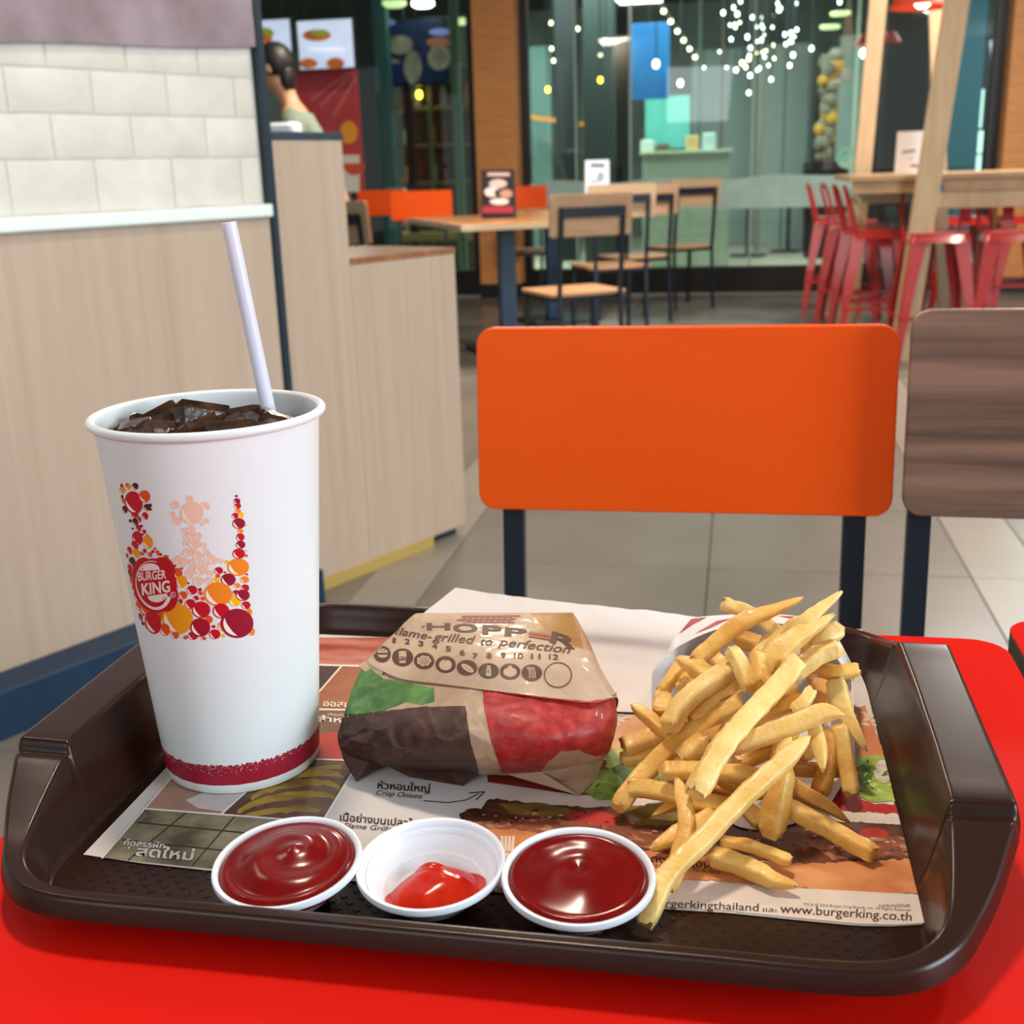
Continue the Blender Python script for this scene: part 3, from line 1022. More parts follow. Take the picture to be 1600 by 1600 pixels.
# near pair behind our table
nc = chair('orange backed chair facing the red table, directly behind the fries', (-.0475, 1.1 - .215, 0), R(.8), M_orange, M_walnutseat, legin=.031, W=.392, H=.897, hb=.176, bar=False)
nw = chair('walnut backed chair at the right edge, beside the orange backed chair', (.342, 1.075 - .215, 0), R(-1.5), M_walnut, M_walnutseat, legin=.018, W=.392, H=.913, hb=.184, bar=False)
# the room's other chairs
CH = [
    ('oak chair nearest, seen from behind in front of the wooden table', (-.82, 5.93), 213, M_oakback, M_oak, .93),
    ('oak chair seen from behind, right of the nearest one, before the dark plinth', (-.72, 8.32), 214, M_oakback, M_oak, .93),
    ('chair with small bright orange back at the right of the dining group, against the glass', (-.45, 9.25), 214, M_orange, M_oak, .95),
    ('chair with brown back half hidden behind the nearest oak chair', (-.80, 7.5), 206, mat('brown_back', '#8f5f34', .4, '#a06c3e', 3, (2, 2, 14)), M_oak, .95),
    ('chair with orange back between the menu stand and the white card', (-1.62, 9.1), 22, M_orange, M_oak, .93),
    ('chair with wide orange back behind the wooden table, left of the menu stand', (-2.2, 8.15), 12, M_orange, M_oak, .93),
    ('chair with orange back peeking over the wide orange one at the far left', (-2.85, 9.2), 10, M_orange, M_oak, .93),
    ('dark brown backed chair seen from behind, by the step of the partition', (-1.78, 5.75), 145, mat('orange_brown_back', '#8a4a22', .4, '#a0592c', 3), M_oak, .93),
    ('chair with a dull purple-brown back rising over the low ledge at far left', (-2.38, 7.0), 140, mat('mauve_back', '#5c4448', .45), M_oak, .93),
]
for lab, (x, y), a, bk, st, H in CH:
    chair(lab, (x, y, 0), R(a), bk, st, W=.44, H=H, hb=.2, group=None)

# ================================================================ WOODEN TABLES
def dining_table(label, loc, rz, sx, sy, ztop=.78):
    t = thing('dining_table', label, 'table', loc, rz, world=False)
    g = G()
    slab(g, -sx / 2, -sy / 2, sx / 2, sy / 2, ztop - .035, ztop, .012, .002)
    build(g, 'tabletop', mat('table_oak', '#a8713f', .25, '#ba8450', 2.5, (9, 1.5, 2), spec=.6), t, True)
    g = G()
    for a, b, c, d in ((-sx / 2 - .002, -sy / 2 - .002, sx / 2 + .002, -sy / 2 + .001), (-sx / 2 - .002, -sy / 2, -sx / 2 + .001, sy / 2)):
        g.box((a + .012, b, ztop - .033), (c - .012, d, ztop - .002))
    build(g, 'pale_edge_band', mat('pale_edge', '#d3c3a8', .5), t)
    build(G().bbox((-.05, -.03, .02), (.05, .03, ztop - .05), .004), 'leg', mat('blue_steel', '#34506c', .4), t)
    build(G().bbox((-.22, -.22, 0), (.22, .22, .02), .004), 'base', M_black, t)
    build(G().bbox((-.2, -.2, ztop - .05), (.2, .2, ztop - .035), .003), 'top_bracket', M_black, t)
    return t
dining_table('wooden dining table carrying the dark menu stand', (-1.36, 6.95, 0), R(27), .86, 1.4)
dining_table('wooden dining table farther back, carrying the white card', (-1.3, 8.35, 0), R(30), .7, .9)
# menu stand
def card_stand(name, label, x0, y0, x1, y1, Y, zb, mt, prints, rz=0):
    t = thing(name, label, 'card', (atY((x0 + x1) / 2, y1, Y).x, Y, zb))
    a, b = atY(x0, y1, Y), atY(x1, y1, Y)
    zt_ = atY((x0 + x1) / 2, y0, Y).z
    g = G()
    g.add([(a.x, Y, zb), (b.x, Y, zb), (b.x, Y + .035, zt_), (a.x, Y + .035, zt_), (a.x, Y + .09, zb), (b.x, Y + .09, zb), (b.x, Y + .045, zt_), (a.x, Y + .045, zt_)],
          [(0, 1, 2, 3), (5, 4, 7, 6), (3, 2, 6, 7), (1, 5, 6, 2), (4, 0, 3, 7), (0, 4, 5, 1)])
    build(g, 'folded_card', mt, t)
    def sf(x, y, off):
        p = atY(x, y, Y)
        q = (p.z - zb) / (zt_ - zb)
        return Vector((p.x, Y + .035 * q - .001 - off, zb + (zt_ - zb) * q))
    g = G()
    mats = []
    for i, (c, pts) in enumerate(prints):
        mats.append(flat(c))
        lay(g, sf, *poly(pts), .001 + .0005 * i, i, 30)
    build(g, 'card_print', mats, t)
    return t
card_stand('menu_stand', 'dark folded menu card with pale pictures standing on the wooden table', 752, 265, 803, 334, 6.9, .781, mat('card_dark', '#241c26', .5),
           [('#c9b6b6', ell(777, 287, 14, 7)), ('#d8cfd2', ell(768, 300, 12, 8)), ('#b98f80', ell(790, 303, 10, 7)), ('#a43a48', [(754, 322), (802, 322), (802, 333), (754, 333)]), ('#cbb0a8', [(760, 270), (795, 270), (795, 275), (760, 275)]), ('#e2dada', ell(780, 315, 15, 5)), ('#3a2a3a', ell(776, 301, 4, 5))])
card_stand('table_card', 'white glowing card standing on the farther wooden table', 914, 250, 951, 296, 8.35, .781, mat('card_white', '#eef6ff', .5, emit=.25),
           [('#7f98b8', [(922, 255), (944, 255), (944, 262), (922, 262)]), ('#a8c4c8', ell(938, 276, 6, 8)), ('#9ab0cc', [(921, 282), (935, 282), (935, 285), (921, 285)])])

# ================================================================ BAR TABLE, STOOLS
M_bar = mat('bar_oak', '#a88661', .4, '#b89671', 3, (3, 12, 3))
M_barpole = mat('pole_wood', '#b89c78', .45, '#c6ab87', 3, (12, 12, 1.2))
bt = thing('bar_table', 'high wooden bar table on slanting wooden poles at the right', 'bar table', (2.0, 6.9, 0))
BY = 6.65
zT = atY(1450, 272, BY).z
xl = atY(1322, 275, BY + .3).x
build(G().bbox((xl, BY, zT - .03), (3.2, BY + 1.15, zT), .004), 'tabletop', M_bar, bt)
zA = atY(1520, 299, BY).z
build(G().bbox((xl + .02, BY + .02, zA), (3.2, BY + .06, zT - .03), .004), 'apron', M_bar, bt)
zA2 = atY(1520, 325, BY).z
xa2 = atY(1438, 310, BY).x
build(G().bbox((xa2, BY + .01, zA2), (3.2, BY + .055, zA - .002), .004), 'lower_rail', M_barpole, bt)
build(G().bbox((xl + .06, BY + .45, zA2 + .02), (xa2, BY + .49, zA), .004), 'side_rail', mat('pale_rail', '#c9c8ae', .5), bt)
def pole(x0, y0, x1, y1, Y0, Y1, wd, ext=0):
    a, b = atY(x0, y0, Y0), atY(x1, y1, Y1)
    d = (a - b)
    a = a + d * ((2.9 - a.z) / d.z)
    b = b - d * ((b.z - 0.002) / d.z)
    g = G().tube([b, a], 0, sq=(wd, wd * .7))
    return build(g, 'pole', M_barpole, bt)
pole(1495, 0, 1415, 510, BY - .06, BY - .12, .115)
pole(1372, 0, 1348, 262, BY + 1.2, BY + 1.25, .10)
pole(1462, 40, 1466, 175, BY + 1.22, BY + 1.25, .075)
g = G().tube([(atY(1470, 292, BY).x, BY + .025, atY(1470, 292, BY).z), (atY(1470, 292, BY).x, BY - .005, atY(1470, 292, BY).z)], .018, 10)
build(g, 'bolt_cap', mat('blue_cap', '#2d6f9a', .4), bt)
# pendant lamp with lit inside
lp = thing('pendant_lamp', 'red lamp shade with glowing inside at the upper edge between the poles', 'lamp', atY(1440, 0, 7.2))
p = atY(1441, 12, 7.2)
sh_ = G().lathe([(.175, 0), (.17, .012), (.12, .10), (.06, .17), (.05, .17), (.112, .098), (.162, .008), (.175, 0)], (p.x, p.y, p.z), 24)
build(sh_, 'shade', mat('shade_red', '#c2402a', .45), lp, True)
build(G().ball((p.x, p.y, p.z + .045), .05, 8), 'bulb', mat('lamp_bulb', '#ffd9a8', .4, emit=14.), lp, True)
build(G().tube([(p.x, p.y, p.z + .16), (p.x, p.y, 2.9)], .006, 6), 'cord', M_cord, lp)
for x, y, Y, lab in ((1352, 70, 11.6, 'small red lamp shade beyond the glass, left of the slanting pole'), (1390, 66, 11.9, 'small red lamp shade beyond the glass, right of the slanting pole')):
    q = thing('pendant_lamp', lab, 'lamp', atY(x, y, Y))
    p = atY(x, y, Y)
    build(G().lathe([(.11, 0), (.05, .09), (.04, .09), (.1, 0)], p, 16), 'shade', _m['shade_red'], q, True)
    if x < 1360:
        build(G().ball((p.x, p.y, p.z - .07), .045, 6), 'bulb', M_bulbw, q, True)
    build(G().tube([(p.x, p.y, p.z + .08), (p.x, p.y, 3.38)], .005, 4), 'cord', M_cord, q)
card_stand('table_card', 'white folded card with faint print standing on the bar table', 1400, 205, 1440, 274, BY + .2, zT + .001, mat('card_plain', '#f2ecec', .5),
           [('#8a8fa0', [(1410, 236), (1431, 233), (1431, 237), (1410, 240)]), ('#b0b4c0', [(1420, 247), (1427, 247), (1427, 249), (1420, 249)]), ('#7f8496', [(1423, 257), (1438, 257), (1438, 261), (1423, 261)])])
M_red = mat('red_enamel', '#b3251f', .28, spec=.6, coat=.4)
def stool_parts():
    t = thing('bar_stool', 'red metal bar stool', 'stool', (0, 0, 0), 0, 'red metal bar stools at the bar table', world=False)
    g = G()
    slab(g, -.155, -.155, .155, .155, .73, .745, .04, .003)
    build(g, 'seat', M_red, t, True)
    g = G()
    rs = []
    for z, i in ((.69, .0), (.73, .012)):
        rs.append([(a, b, z) for a, b in rrect(-.165 + i, -.165 + i, .165 - i, .165 - i, .035)])
    g.rings(rs, cap=False)
    build(g, 'seat_skirt', M_red, t, True)
    for sx in (-1, 1):
        for sy in (-1, 1):
            g = G()
            rs = []
            for z, c, w_ in ((0, .215, .030), (.35, .19, .052), (.72, .15, .082)):
                X, Y = sx * c, sy * c
                rs.append([(X, Y, z), (X - sx * w_, Y, z), (X - sx * w_, Y - sy * .006, z), (X - sx * .006, Y - sy * .006, z), (X - sx * .006, Y - sy * w_, z), (X, Y - sy * w_, z)])
            g.rings(rs)
            build(g, 'leg', M_red, t)
    g = G()
    c = .198
    for a, b in (((-c, -c), (c, -c)), ((c, -c), (c, c)), ((c, c), (-c, c)), ((-c, c), (-c, -c))):
        g.tube([(a[0], a[1], .26), (b[0], b[1], .26)], 0, sq=(.006, .024))
    build(g, 'footrest', M_red, t)
    g = G()
    pts = [(-.15, .13, .7), (-.165, .17, .86), (-.155, .20, .96), (-.09, .215, 1.0), (0, .22, 1.005), (.09, .215, 1.0), (.155, .20, .96), (.165, .17, .86), (.15, .13, .7)]
    g.tube(pts, .011, 8)
    build(g, 'back_hoop', M_red, t, True)
    g = G()
    g.rings([[(-.035, .15, .70), (.035, .15, .70), (.035, .156, .70), (-.035, .156, .70)], [(-.025, .215, .99), (.025, .215, .99), (.025, .221, .99), (-.025, .221, .99)]])
    build(g, 'back_slat', M_red, t)
    return t
proto = stool_parts()
ST = [('red metal bar stool at the far left of the row, its back against the glass', 1303, 8.75, 85), ('red metal bar stool second from the left end of the row', 1330, 8.1, 80),
      ('red metal bar stool third from the left end of the row', 1352, 7.55, 82), ('nearest red metal bar stool of the left row, just left of the front pole', 1372, 7.08, 84),
      ('red metal bar stool standing just right of the front pole, under the apron', 1460, 6.62, 2), ('red metal bar stool second to the right of the front pole', 1578, 6.62, -3),
      ('red metal bar stool behind the others, seen between the right poles', 1498, 8.3, 180), ('red metal bar stool at the back right, under the far side of the bar table', 1596, 8.3, 178)]
for i, (lab, px_, Y, a) in enumerate(ST):
    o = proto if i == 0 else copy_tree(proto)
    X = atY(px_, 400, Y).x
    o.location = (X, Y, 0)
    o.rotation_euler = (0, 0, R(a))
    o.scale = (.95, .95, .9)
    o['label'] = lab

# ================================================================ OUR TABLE
M_tred = mat('red_laminate', '#d41206', .55, '#d8160a', 2, bump=.05, bscale=500, spec=.12)
def red_table(label, x0, y0, x1, y1):
    t = thing('red_table', label, 'table', ((x0 + x1) / 2, (y0 + y1) / 2, 0))
    g = G()
    slab(g, x0, y0, x1, y1, TZ - .0015, TZ, .022, .0004)
    build(g, 'tabletop', M_tred, t, True)
    g = G()
    slab(g, x0, y0, x1, y1, TZ - .03, TZ - .0016, .022, .001)
    build(g, 'edge_band', mat('table_edge', '#17120f', .5), t, True)
    cx, cy = (x0 + x1) / 2, (y0 + y1) / 2
    build(G().bbox((cx - .035, cy - .035, .02), (cx + .035, cy + .035, TZ - .045), .004), 'leg', M_frame, t)
    build(G().bbox((cx - .22, cy - .2, 0), (cx + .22, cy + .2, .02), .004), 'base', M_frame, t)
    build(G().bbox((cx - .15, cy - .2, TZ - .045), (cx + .15, cy + .2, TZ - .03), .002), 'top_bracket', M_frame, t)
    return t
red_table('glossy red table carrying the brown tray', -.331, .02, .168, .7195)
pn = at(1588, 968, TZ)
red_table('second red table whose dark corner shows at the right edge', pn.x - .008, .06, pn.x + .50, pn.y)

# ---------------------------------------------------------------- tray
TX, TY = -.105, .5185
FZ = TZ + .0045        # tray floor
M_tray = mat('brown_tray', '#29160f', .27, '#2e1911', 6, spec=.33, bump=.02, bscale=700)
def tray_ring(kind):
    """closed plan outline with heights; the two handle wings stand higher"""
    # quarter keys (x, y, z) from the front middle to the right middle, for the inner top edge and the outer top edge
    inner = [(0, -.1575, .0175), (.05, -.1575, .0175), (.10, -.1575, .0175), (.148, -.1575, .0176), (.165, -.154, .018), (.1775, -.145, .0187), (.185, -.132, .021), (.1885, -.115, .0265), (.1905, -.0985, .0325), (.1915, -.0885, .0358), (.1918, -.0868, .0348), (.1922, -.0845, .0348), (.1926, -.0825, .0395), (.193, -.079, .0405), (.1935, -.06, .0405), (.194, -.03, .0405), (.194, 0, .0405)]
    outer = [(0, -.1635, .0175), (.05, -.1635, .0175), (.10, -.1635, .0175), (.15, -.1635, .0175), (.171, -.159, .0178), (.187, -.146, .0187), (.197, -.130, .021), (.206, -.113, .0265), (.2125, -.0975, .0325), (.2163, -.0885, .0358), (.217, -.0865, .0348), (.2175, -.084, .0348), (.218, -.0815, .0395), (.2183, -.079, .0405), (.2185, -.06, .0405), (.2185, -.03, .0405), (.2185, 0, .0405)]
    floor = [(0, -.149, 0), (.05, -.149, 0), (.10, -.149, 0), (.146, -.149, 0), (.160, -.1465, 0), (.1715, -.139, 0), (.1785, -.128, 0), (.1805, -.113, 0), (.181, -.0975, 0), (.181, -.0885, 0), (.181, -.0865, 0), (.181, -.0845, 0), (.181, -.0825, 0), (.181, -.079, 0), (.181, -.06, 0), (.181, -.03, 0), (.181, 0, 0)]
    A = {'inner': inner, 'outer': outer, 'floor': floor}[kind]
    q1 = A
    q2 = [(x, -y, z) for x, y, z in A[:-1]][::-1]
    half = q1 + q2
    left = [(-x, y, z) for x, y, z in half[1:-1]][::-1]
    return [Vector(p) for p in half + left]
def dense_ring(L_, k=4):
    n = len(L_)
    o = []
    for i in range(n):
        a, b, c, d = L_[i - 1], L_[i], L_[(i + 1) % n], L_[(i + 2) % n]
        lb = (c - b).length
        # tangents scaled to uneven spacing
        mb = (c - a) / max((c - b).length + (b - a).length, 1e-6) * lb
        mc = (d - b) / max((d - c).length + (c - b).length, 1e-6) * lb
        for q in range(k):
            t = q / k
            o.append(b * (2 * t ** 3 - 3 * t ** 2 + 1) + mb * (t ** 3 - 2 * t ** 2 + t) + c * (-2 * t ** 3 + 3 * t ** 2) + mc * (t ** 3 - t ** 2))
    return o
I_, O_, F_ = dense_ring(tray_ring('inner')), dense_ring(tray_ring('outer')), dense_ring(tray_ring('floor'))
cz0 = FZ
def mixr(fn):
    return [fn(i, o, f) for i, o, f in zip(I_, O_, F_)]
T0 = Vector((TX, TY, FZ))
def wallp(t_, lift):       # between floor edge and inner top
    def fn(i, o, f):
        return T0 + Vector((f.x + (i.x - f.x) * t_, f.y + (i.y - f.y) * t_, (i.z - .0) * lift))
    return fn
def outp(d, dz):
    def fn(i, o, f):
        n_ = Vector((o.x - i.x, o.y - i.y, 0)).normalized()
        return T0 + Vector((o.x, o.y, o.z + dz)) + n_ * d
    return fn
def onto(d, dz):
    def fn(i, o, f):
        n_ = Vector((o.x - i.x, o.y - i.y, 0)).normalized()
        return T0 + Vector((i.x, i.y, i.z + dz)) + n_ * d
    return fn
def lipz(d, base):
    def fn(i, o, f):
        n_ = Vector((o.x - i.x, o.y - i.y, 0)).normalized()
        return T0 + Vector((o.x, o.y, max(base, o.z - .0085))) + n_ * d
    return fn
rs = [mixr(wallp(-.04, 0)), mixr(wallp(.0, .004)), mixr(wallp(.18, .05)), mixr(wallp(.42, .25)), mixr(wallp(.70, .6)), mixr(wallp(.92, .92)), mixr(onto(.0004, -.0003)), mixr(onto(.0014, 0)), mixr(onto(.0022, 0)),
      mixr(outp(-.0024, 0)), mixr(outp(-.0014, 0)), mixr(outp(-.0003, -.0004)), mixr(outp(.0006, -.002)), mixr(lipz(.0022, .004)), mixr(lipz(.0008, .004)),
      mixr(outp(-.0014, -.003)), mixr(outp(-.0022, -.0016)), mixr(onto(.003, -.002)), mixr(onto(.002, -.004)),
      mixr(lambda i, o, f: T0 + Vector((f.x * 1.005 + (i.x - f.x) * .5, f.y * 1.005 + (i.y - f.y) * .5, i.z * .3 - .002))), mixr(lambda i, o, f: T0 + Vector((f.x, f.y, -.003))), mixr(lambda i, o, f: T0 + Vector((f.x * .97, f.y * .97, -.0042)))]
tray = thing('serving_tray', 'dark brown plastic serving tray on the red table, holding the meal', 'tray', (TX, TY, TZ + .0003))
g = G()
g.rings(rs, cap=False)
n = len(I_)
base = len(g.v)
# inside floor and underside
g.f.append(tuple(range(n)))
g.m.append(0)
g.f.append(tuple((len(rs) - 1) * n + i for i in range(n - 1, -1, -1)))
g.m.append(0)
tb_ = build(g, 'tray_body', M_tray, tray, True, angle=50)
g = G()
pt = .0041
for i in range(-44, 45):
    for j in range(-36, 37):
        x, y = TX + i * pt, TY + j * pt
        if (i + j) % 2:
            continue
        if abs(x - TX) > .172 or abs(y - TY) > .14 or (abs(x - TX) > .16 and abs(y - TY) > .13):
            continue
        s = .0019
        s2 = s * .72
        g.add([(x, y - s, FZ), (x + s, y, FZ), (x, y + s, FZ), (x - s, y, FZ), (x, y - s2, FZ + .0003), (x + s2, y, FZ + .0003), (x, y + s2, FZ + .0003), (x - s2, y, FZ + .0003)],
              [(0, 1, 5, 4), (1, 2, 6, 5), (2, 3, 7, 6), (3, 0, 4, 7), (4, 5, 6, 7)])
build(g, 'raised_pattern', M_tray, tray, kind='stuff')

# ---------------------------------------------------------------- place mat
MZ = FZ + .0006
MPROF = [(-1, 0), (.1462, 0), (.1484, .0012), (.1508, .0044), (.1536, .0104), (.1562, .0166), (.3, .0166)]
def mat_z(Y):
    t = Y - TY
    for (a, za), (b, zb) in zip(MPROF[:-1], MPROF[1:]):
        if t <= b:
            return MZ + za + (zb - za) * (t - a) / (b - a)
    return MZ + .0166
def mat_end(X):      # the sheet creeps up the back wall towards its right corner
    t = min(1, max(0, (X + .10) / .15))
    return TY + .1472 + .0088 * t * t * (3 - 2 * t)
def mat_surf(x, y, off):
    lo_, hi_ = MZ, MZ + .02
    for _ in range(16):
        z = (lo_ + hi_) / 2
        if z > mat_z(at(x, y, z).y):
            hi_ = z
        else:
            lo_ = z
    p = at(x, y, lo_ + off)
    p.x = min(max(p.x, fw[0].x + .0002), fw[-1].x)
    ye = mat_end(p.x)
    if p.y > ye:
        p = Vector((p.x, ye, mat_z(ye) + off))
    if p.y > TY + .147:
        p.y -= off
    return p
front = [(130, 1335), (225, 1349), (326, 1360), (540, 1374), (760, 1392), (1000, 1418), (1139, 1426), (1244, 1437), (1337, 1446), (1400, 1447), (1447, 1444)]
fw = [at(x, y, MZ) for x, y in front]
NX, NY = 60, 40
rows = []
for j in range(NY + 1):
    row = []
    for i in range(NX + 1):
        X = fw[0].x + (fw[-1].x - fw[0].x) * i / NX
        k = max(q for q in range(len(fw) - 1) if fw[q].x <= X + 1e-9)
        t = (X - fw[k].x) / (fw[k + 1].x - fw[k].x)
        Y0 = fw[k].y + (fw[k + 1].y - fw[k].y) * t
        YT = mat_end(X)
        Y = Y0 + (TY + .14 - Y0) * j / 24 if j <= 24 else TY + .14 + (YT - TY - .14) * (j - 24) / (NY - 24)
        # the sheet turns up the wall: keep its run under the rim
        z = mat_z(Y)
        row.append((X + (.0006 * j / NY), Y, z))
    rows.append(row)
pm_ = thing('place_mat', 'printed paper tray mat with burger picture lying in the brown tray', 'place mat', (-.1, .5, MZ))
g = G().grid(rows)
g.grid([[(x, y, z - .00015) for x, y, z in r_] for r_ in rows], flip=True)
build(g, 'sheet', mat('mat_paper', '#dcd2cb', .55, '#e2d9d2', 3), pm_, True)
g = G()
mats, mix = [], {}
def ink(M):
    if M.name not in mix:
        mix[M.name] = len(mats)
        mats.append(M)
    return mix[M.name]
_ly = [0]
def mp(pts, M, step=25, same=False):
    _ly[0] += 0 if same else 1
    lay(g, mat_surf, *poly(pts), .0001 + .000007 * _ly[0] + (.000007 * random.random() if same else 0), ink(M), step)
def org(pts, amp=1.6, seed=0):
    """a more natural outline: points added along the edge and pushed about"""
    o = []
    for i in range(len(pts)):
        a, b = pts[i], pts[(i + 1) % len(pts)]
        n = max(1, int(math.dist(a, b) / 6))
        for k in range(n):
            x, y = a[0] + (b[0] - a[0]) * k / n, a[1] + (b[1] - a[1]) * k / n
            o.append((x + amp * noise.noise(Vector((x * .11, y * .11, seed))) * 1.6, y + amp * noise.noise(Vector((x * .11, y * .11, seed + 9))) * 1.6))
    return o
P_bun = mat('print_bun', '#c4703f', .5, '#e09a62', 28, (1, 2, 1), detail=6)
P_bun2 = mat('print_bun_crown', '#cf7448', .5, '#dd8f60', 30)
P_meat = mat('print_meat', '#9a4438', .5, '#d68a78', 16, (1, 3.5, 1), detail=5)
P_brown = mat('print_brown', '#4a3024', .5, '#6d4e3a', 26, (1, 3, 1))
P_patty = mat('print_patty', '#33180f', .5, '#7c4430', 42, (1, 1.6, 1), detail=8)
P_patty2 = mat('print_glaze', '#8a4a30', .5, '#e0a888', 120, (1, 2, 1), detail=8, lo=.5, hi=.75)
P_lett = mat('print_lettuce', '#4f7a22', .5, '#b8cc62', 48, detail=5)
P_lettd = mat('print_lettuce_dark', '#263d14', .5, '#55782a', 60)
P_tom = mat('print_tomato', '#a8201c', .5, '#c83a30', 30)
P_onion = mat('print_onion', '#cdbcae', .5, '#e4d8cc', 40, (1, 4, 1))
P_ring = mat('print_onion_rings', '#6a4c1a', .5, '#b3932e', 22, (1, 3, 1), detail=3)
P_olive = mat('print_garden', '#4f4a34', .5, '#a39c7c', 34, detail=3)
P_skin = mat('print_hand', '#7f5a48', .5, '#b08a78', 14)
P_pick = mat('print_pickle', '#5c4a1c', .5, '#8a7434', 40, (1, 3, 1))
P_char = mat('print_dark', '#2a1a14', .5, '#4a2c20', 40)
INK = flat('#3a2c26')
WHT = flat('#e9e2da')
# left photo column
mp([(346, 1272), (452, 1176), (568, 1178), (507, 1284)], P_brown)
for k, (cx, cy, rx, ry, a0, a1) in enumerate(((430, 1282, 78, 20, 180, 340), (450, 1262, 82, 24, 190, 350), (462, 1243, 72, 24, 190, 358), (480, 1226, 60, 22, 185, 350), (500, 1210, 44, 13, 180, 350))):
    A_, B_ = ell(cx, cy, rx, ry, -8, a0, a1, 18), ell(cx, cy + 1, rx * .93, ry * .58, -8, a0, a1, 18)
    mp(org(A_ + B_[::-1], 1.5, k), P_ring, 14)
mp([(160, 1340), (226, 1263), (350, 1272), (507, 1285), (455, 1368), (326, 1357)], P_olive)
for (a, b) in (((200, 1344), (300, 1262)), ((300, 1353), (368, 1274)), ((215, 1285), (410, 1304)), ((190, 1312), (360, 1330)), ((400, 1352), (430, 1280))):
    dx, dy = b[0] - a[0], b[1] - a[1]
    L = math.hypot(dx, dy)
    nx_, ny_ = -dy / L * 1.2, dx / L * 1.2
    mp([(a[0] - nx_, a[1] - ny_), (b[0] - nx_, b[1] - ny_), (b[0] + nx_, b[1] + ny_), (a[0] + nx_, a[1] + ny_)], P_char)
mp([(224, 1263), (300, 1180), (450, 1180), (346, 1272)], P_skin)
mp([(290, 1250), (350, 1225), (400, 1218), (408, 1218), (349, 1268), (310, 1263)], mat('print_sleeve', '#cfc6c4', .5, '#b5a8a4', 20))
mp([(300, 1180), (340, 1130), (575, 1150), (560, 1190)], P_brown)
mp([(470, 1110), (600, 1112), (575, 1190), (450, 1186)], mat('print_crate', '#6b4a38', .5, '#8a6550', 20))
mp(ell(520, 1166, 34, 22), P_tom)
mp([(380, 1040), (620, 1040), (600, 1110), (340, 1108)], mat('print_wood', '#8a4a2a', .5, '#b06a3c', 18, (1, 2.5, 1)))
mp([(470, 1037), (534, 1040), (497, 1084), (440, 1086)], P_char)
mp([(400, 996), (640, 996), (640, 1040), (380, 1037)], P_meat)
# white rules between the photos
def rule(a, b, wd=1.3, M=None):
    dx, dy = b[0] - a[0], b[1] - a[1]
    L = math.hypot(dx, dy)
    nx_, ny_ = -dy / L * wd, dx / L * wd
    mp([(a[0] - nx_, a[1] - ny_), (b[0] - nx_, b[1] - ny_), (b[0] + nx_, b[1] + ny_), (a[0] + nx_, a[1] + ny_)], M or WHT)
rule((222, 1263), (507, 1285)); rule((346, 1272), (452, 1176)); rule((400, 1184), (560, 1188)); rule((380, 1106), (600, 1110)); rule((400, 1036), (620, 1042)); rule((534, 1040), (480, 1102)); rule((159, 1341), (300, 1178), 1.2)

# white middle with captions, big burger picture
mp([(562, 1190), (1010, 1190), (760, 1262), (700, 1300), (760, 1330), (640, 1384), (450, 1368), (507, 1281)], mat('print_pale', '#cfc6c2', .5, '#d8d0cb', 6))
rule((563, 1186), (455, 1364), 1.6)
mp([(760, 1190), (1400, 1180), (1405, 1240), (900, 1242), (762, 1222)], mat('print_onion_red', '#6d2018', .5, '#97332a', 20))
mp(org([(1010, 1096), (1352, 1104), (1385, 1182), (980, 1180)], 2.4), P_bun2, 12)
random.seed(8)
for k in range(34):
    x, y = random.uniform(965, 1020) if k % 2 else random.uniform(1335, 1368), random.uniform(1108, 1140)
    if (x > 1300 and y < 1108):
        continue
    mp(ell(x, y, 5.5, 2.4, random.uniform(-20, 20), n=10), flat('#e8c8a8'), 25, True)
mp([(940, 1150), (1000, 1112), (1030, 1105), (1030, 1185), (960, 1185)], mat('print_crumb', '#d08a58', .5, '#e2a878', 40))
lf = [(905, 1238), (920, 1222), (948, 1195), (950, 1176), (975, 1166), (1010, 1160), (1050, 1170), (1060, 1215), (1000, 1232), (975, 1232), (960, 1242), (955, 1249), (930, 1249), (922, 1240)]
mp(org(lf, 2.4), P_lett, 12)
mp(org([(955, 1200), (985, 1190), (1020, 1196), (1010, 1222), (975, 1222)], 2.4), P_lettd, 12)
lf2 = [(1270, 1180), (1385, 1180), (1403, 1255), (1385, 1251), (1366, 1254), (1345, 1246), (1330, 1232), (1280, 1236)]
mp(org(lf2, 2.4), P_lett, 12)
mp(org([(1335, 1200), (1350, 1196), (1366, 1208), (1358, 1226), (1340, 1222)], 2.4), P_lettd, 12)
mp(ell(1380, 1205, 14, 18), P_onion)
mp(org([(1240, 1230), (1330, 1234), (1345, 1248), (1368, 1256), (1404, 1257), (1410, 1274), (1240, 1262)], 2.4), P_tom, 12)
mp(org([(1230, 1262), (1410, 1272), (1414, 1288), (1230, 1282)], 2.4), P_onion, 12)
mp(org([(717, 1272), (732, 1264), (752, 1262), (765, 1247), (850, 1256), (940, 1262), (1010, 1258), (1230, 1280), (1412, 1288), (1430, 1342), (1300, 1352), (1000, 1330), (800, 1290), (722, 1282)], 2.4), P_patty, 12)
mp(org([(780, 1256), (850, 1256), (900, 1266), (880, 1276), (800, 1272)], 2.4), P_pick, 12)
mp(org([(880, 1272), (930, 1266), (965, 1275), (960, 1290), (900, 1292)], 2.4), P_tom, 12)
mp(org([(970, 1262), (1060, 1250), (1070, 1290), (985, 1288)], 2.4), P_pick, 12)
mp(org([(740, 1284), (860, 1278), (1010, 1300), (1120, 1320), (1100, 1334), (900, 1312), (760, 1298)], 2.4), P_patty2, 12)
mp(ell(1365, 1305, 24, 12, 5), P_tom)
mp(org([(1250, 1312), (1420, 1306), (1430, 1336), (1300, 1342)], 2.4), P_patty2, 12)
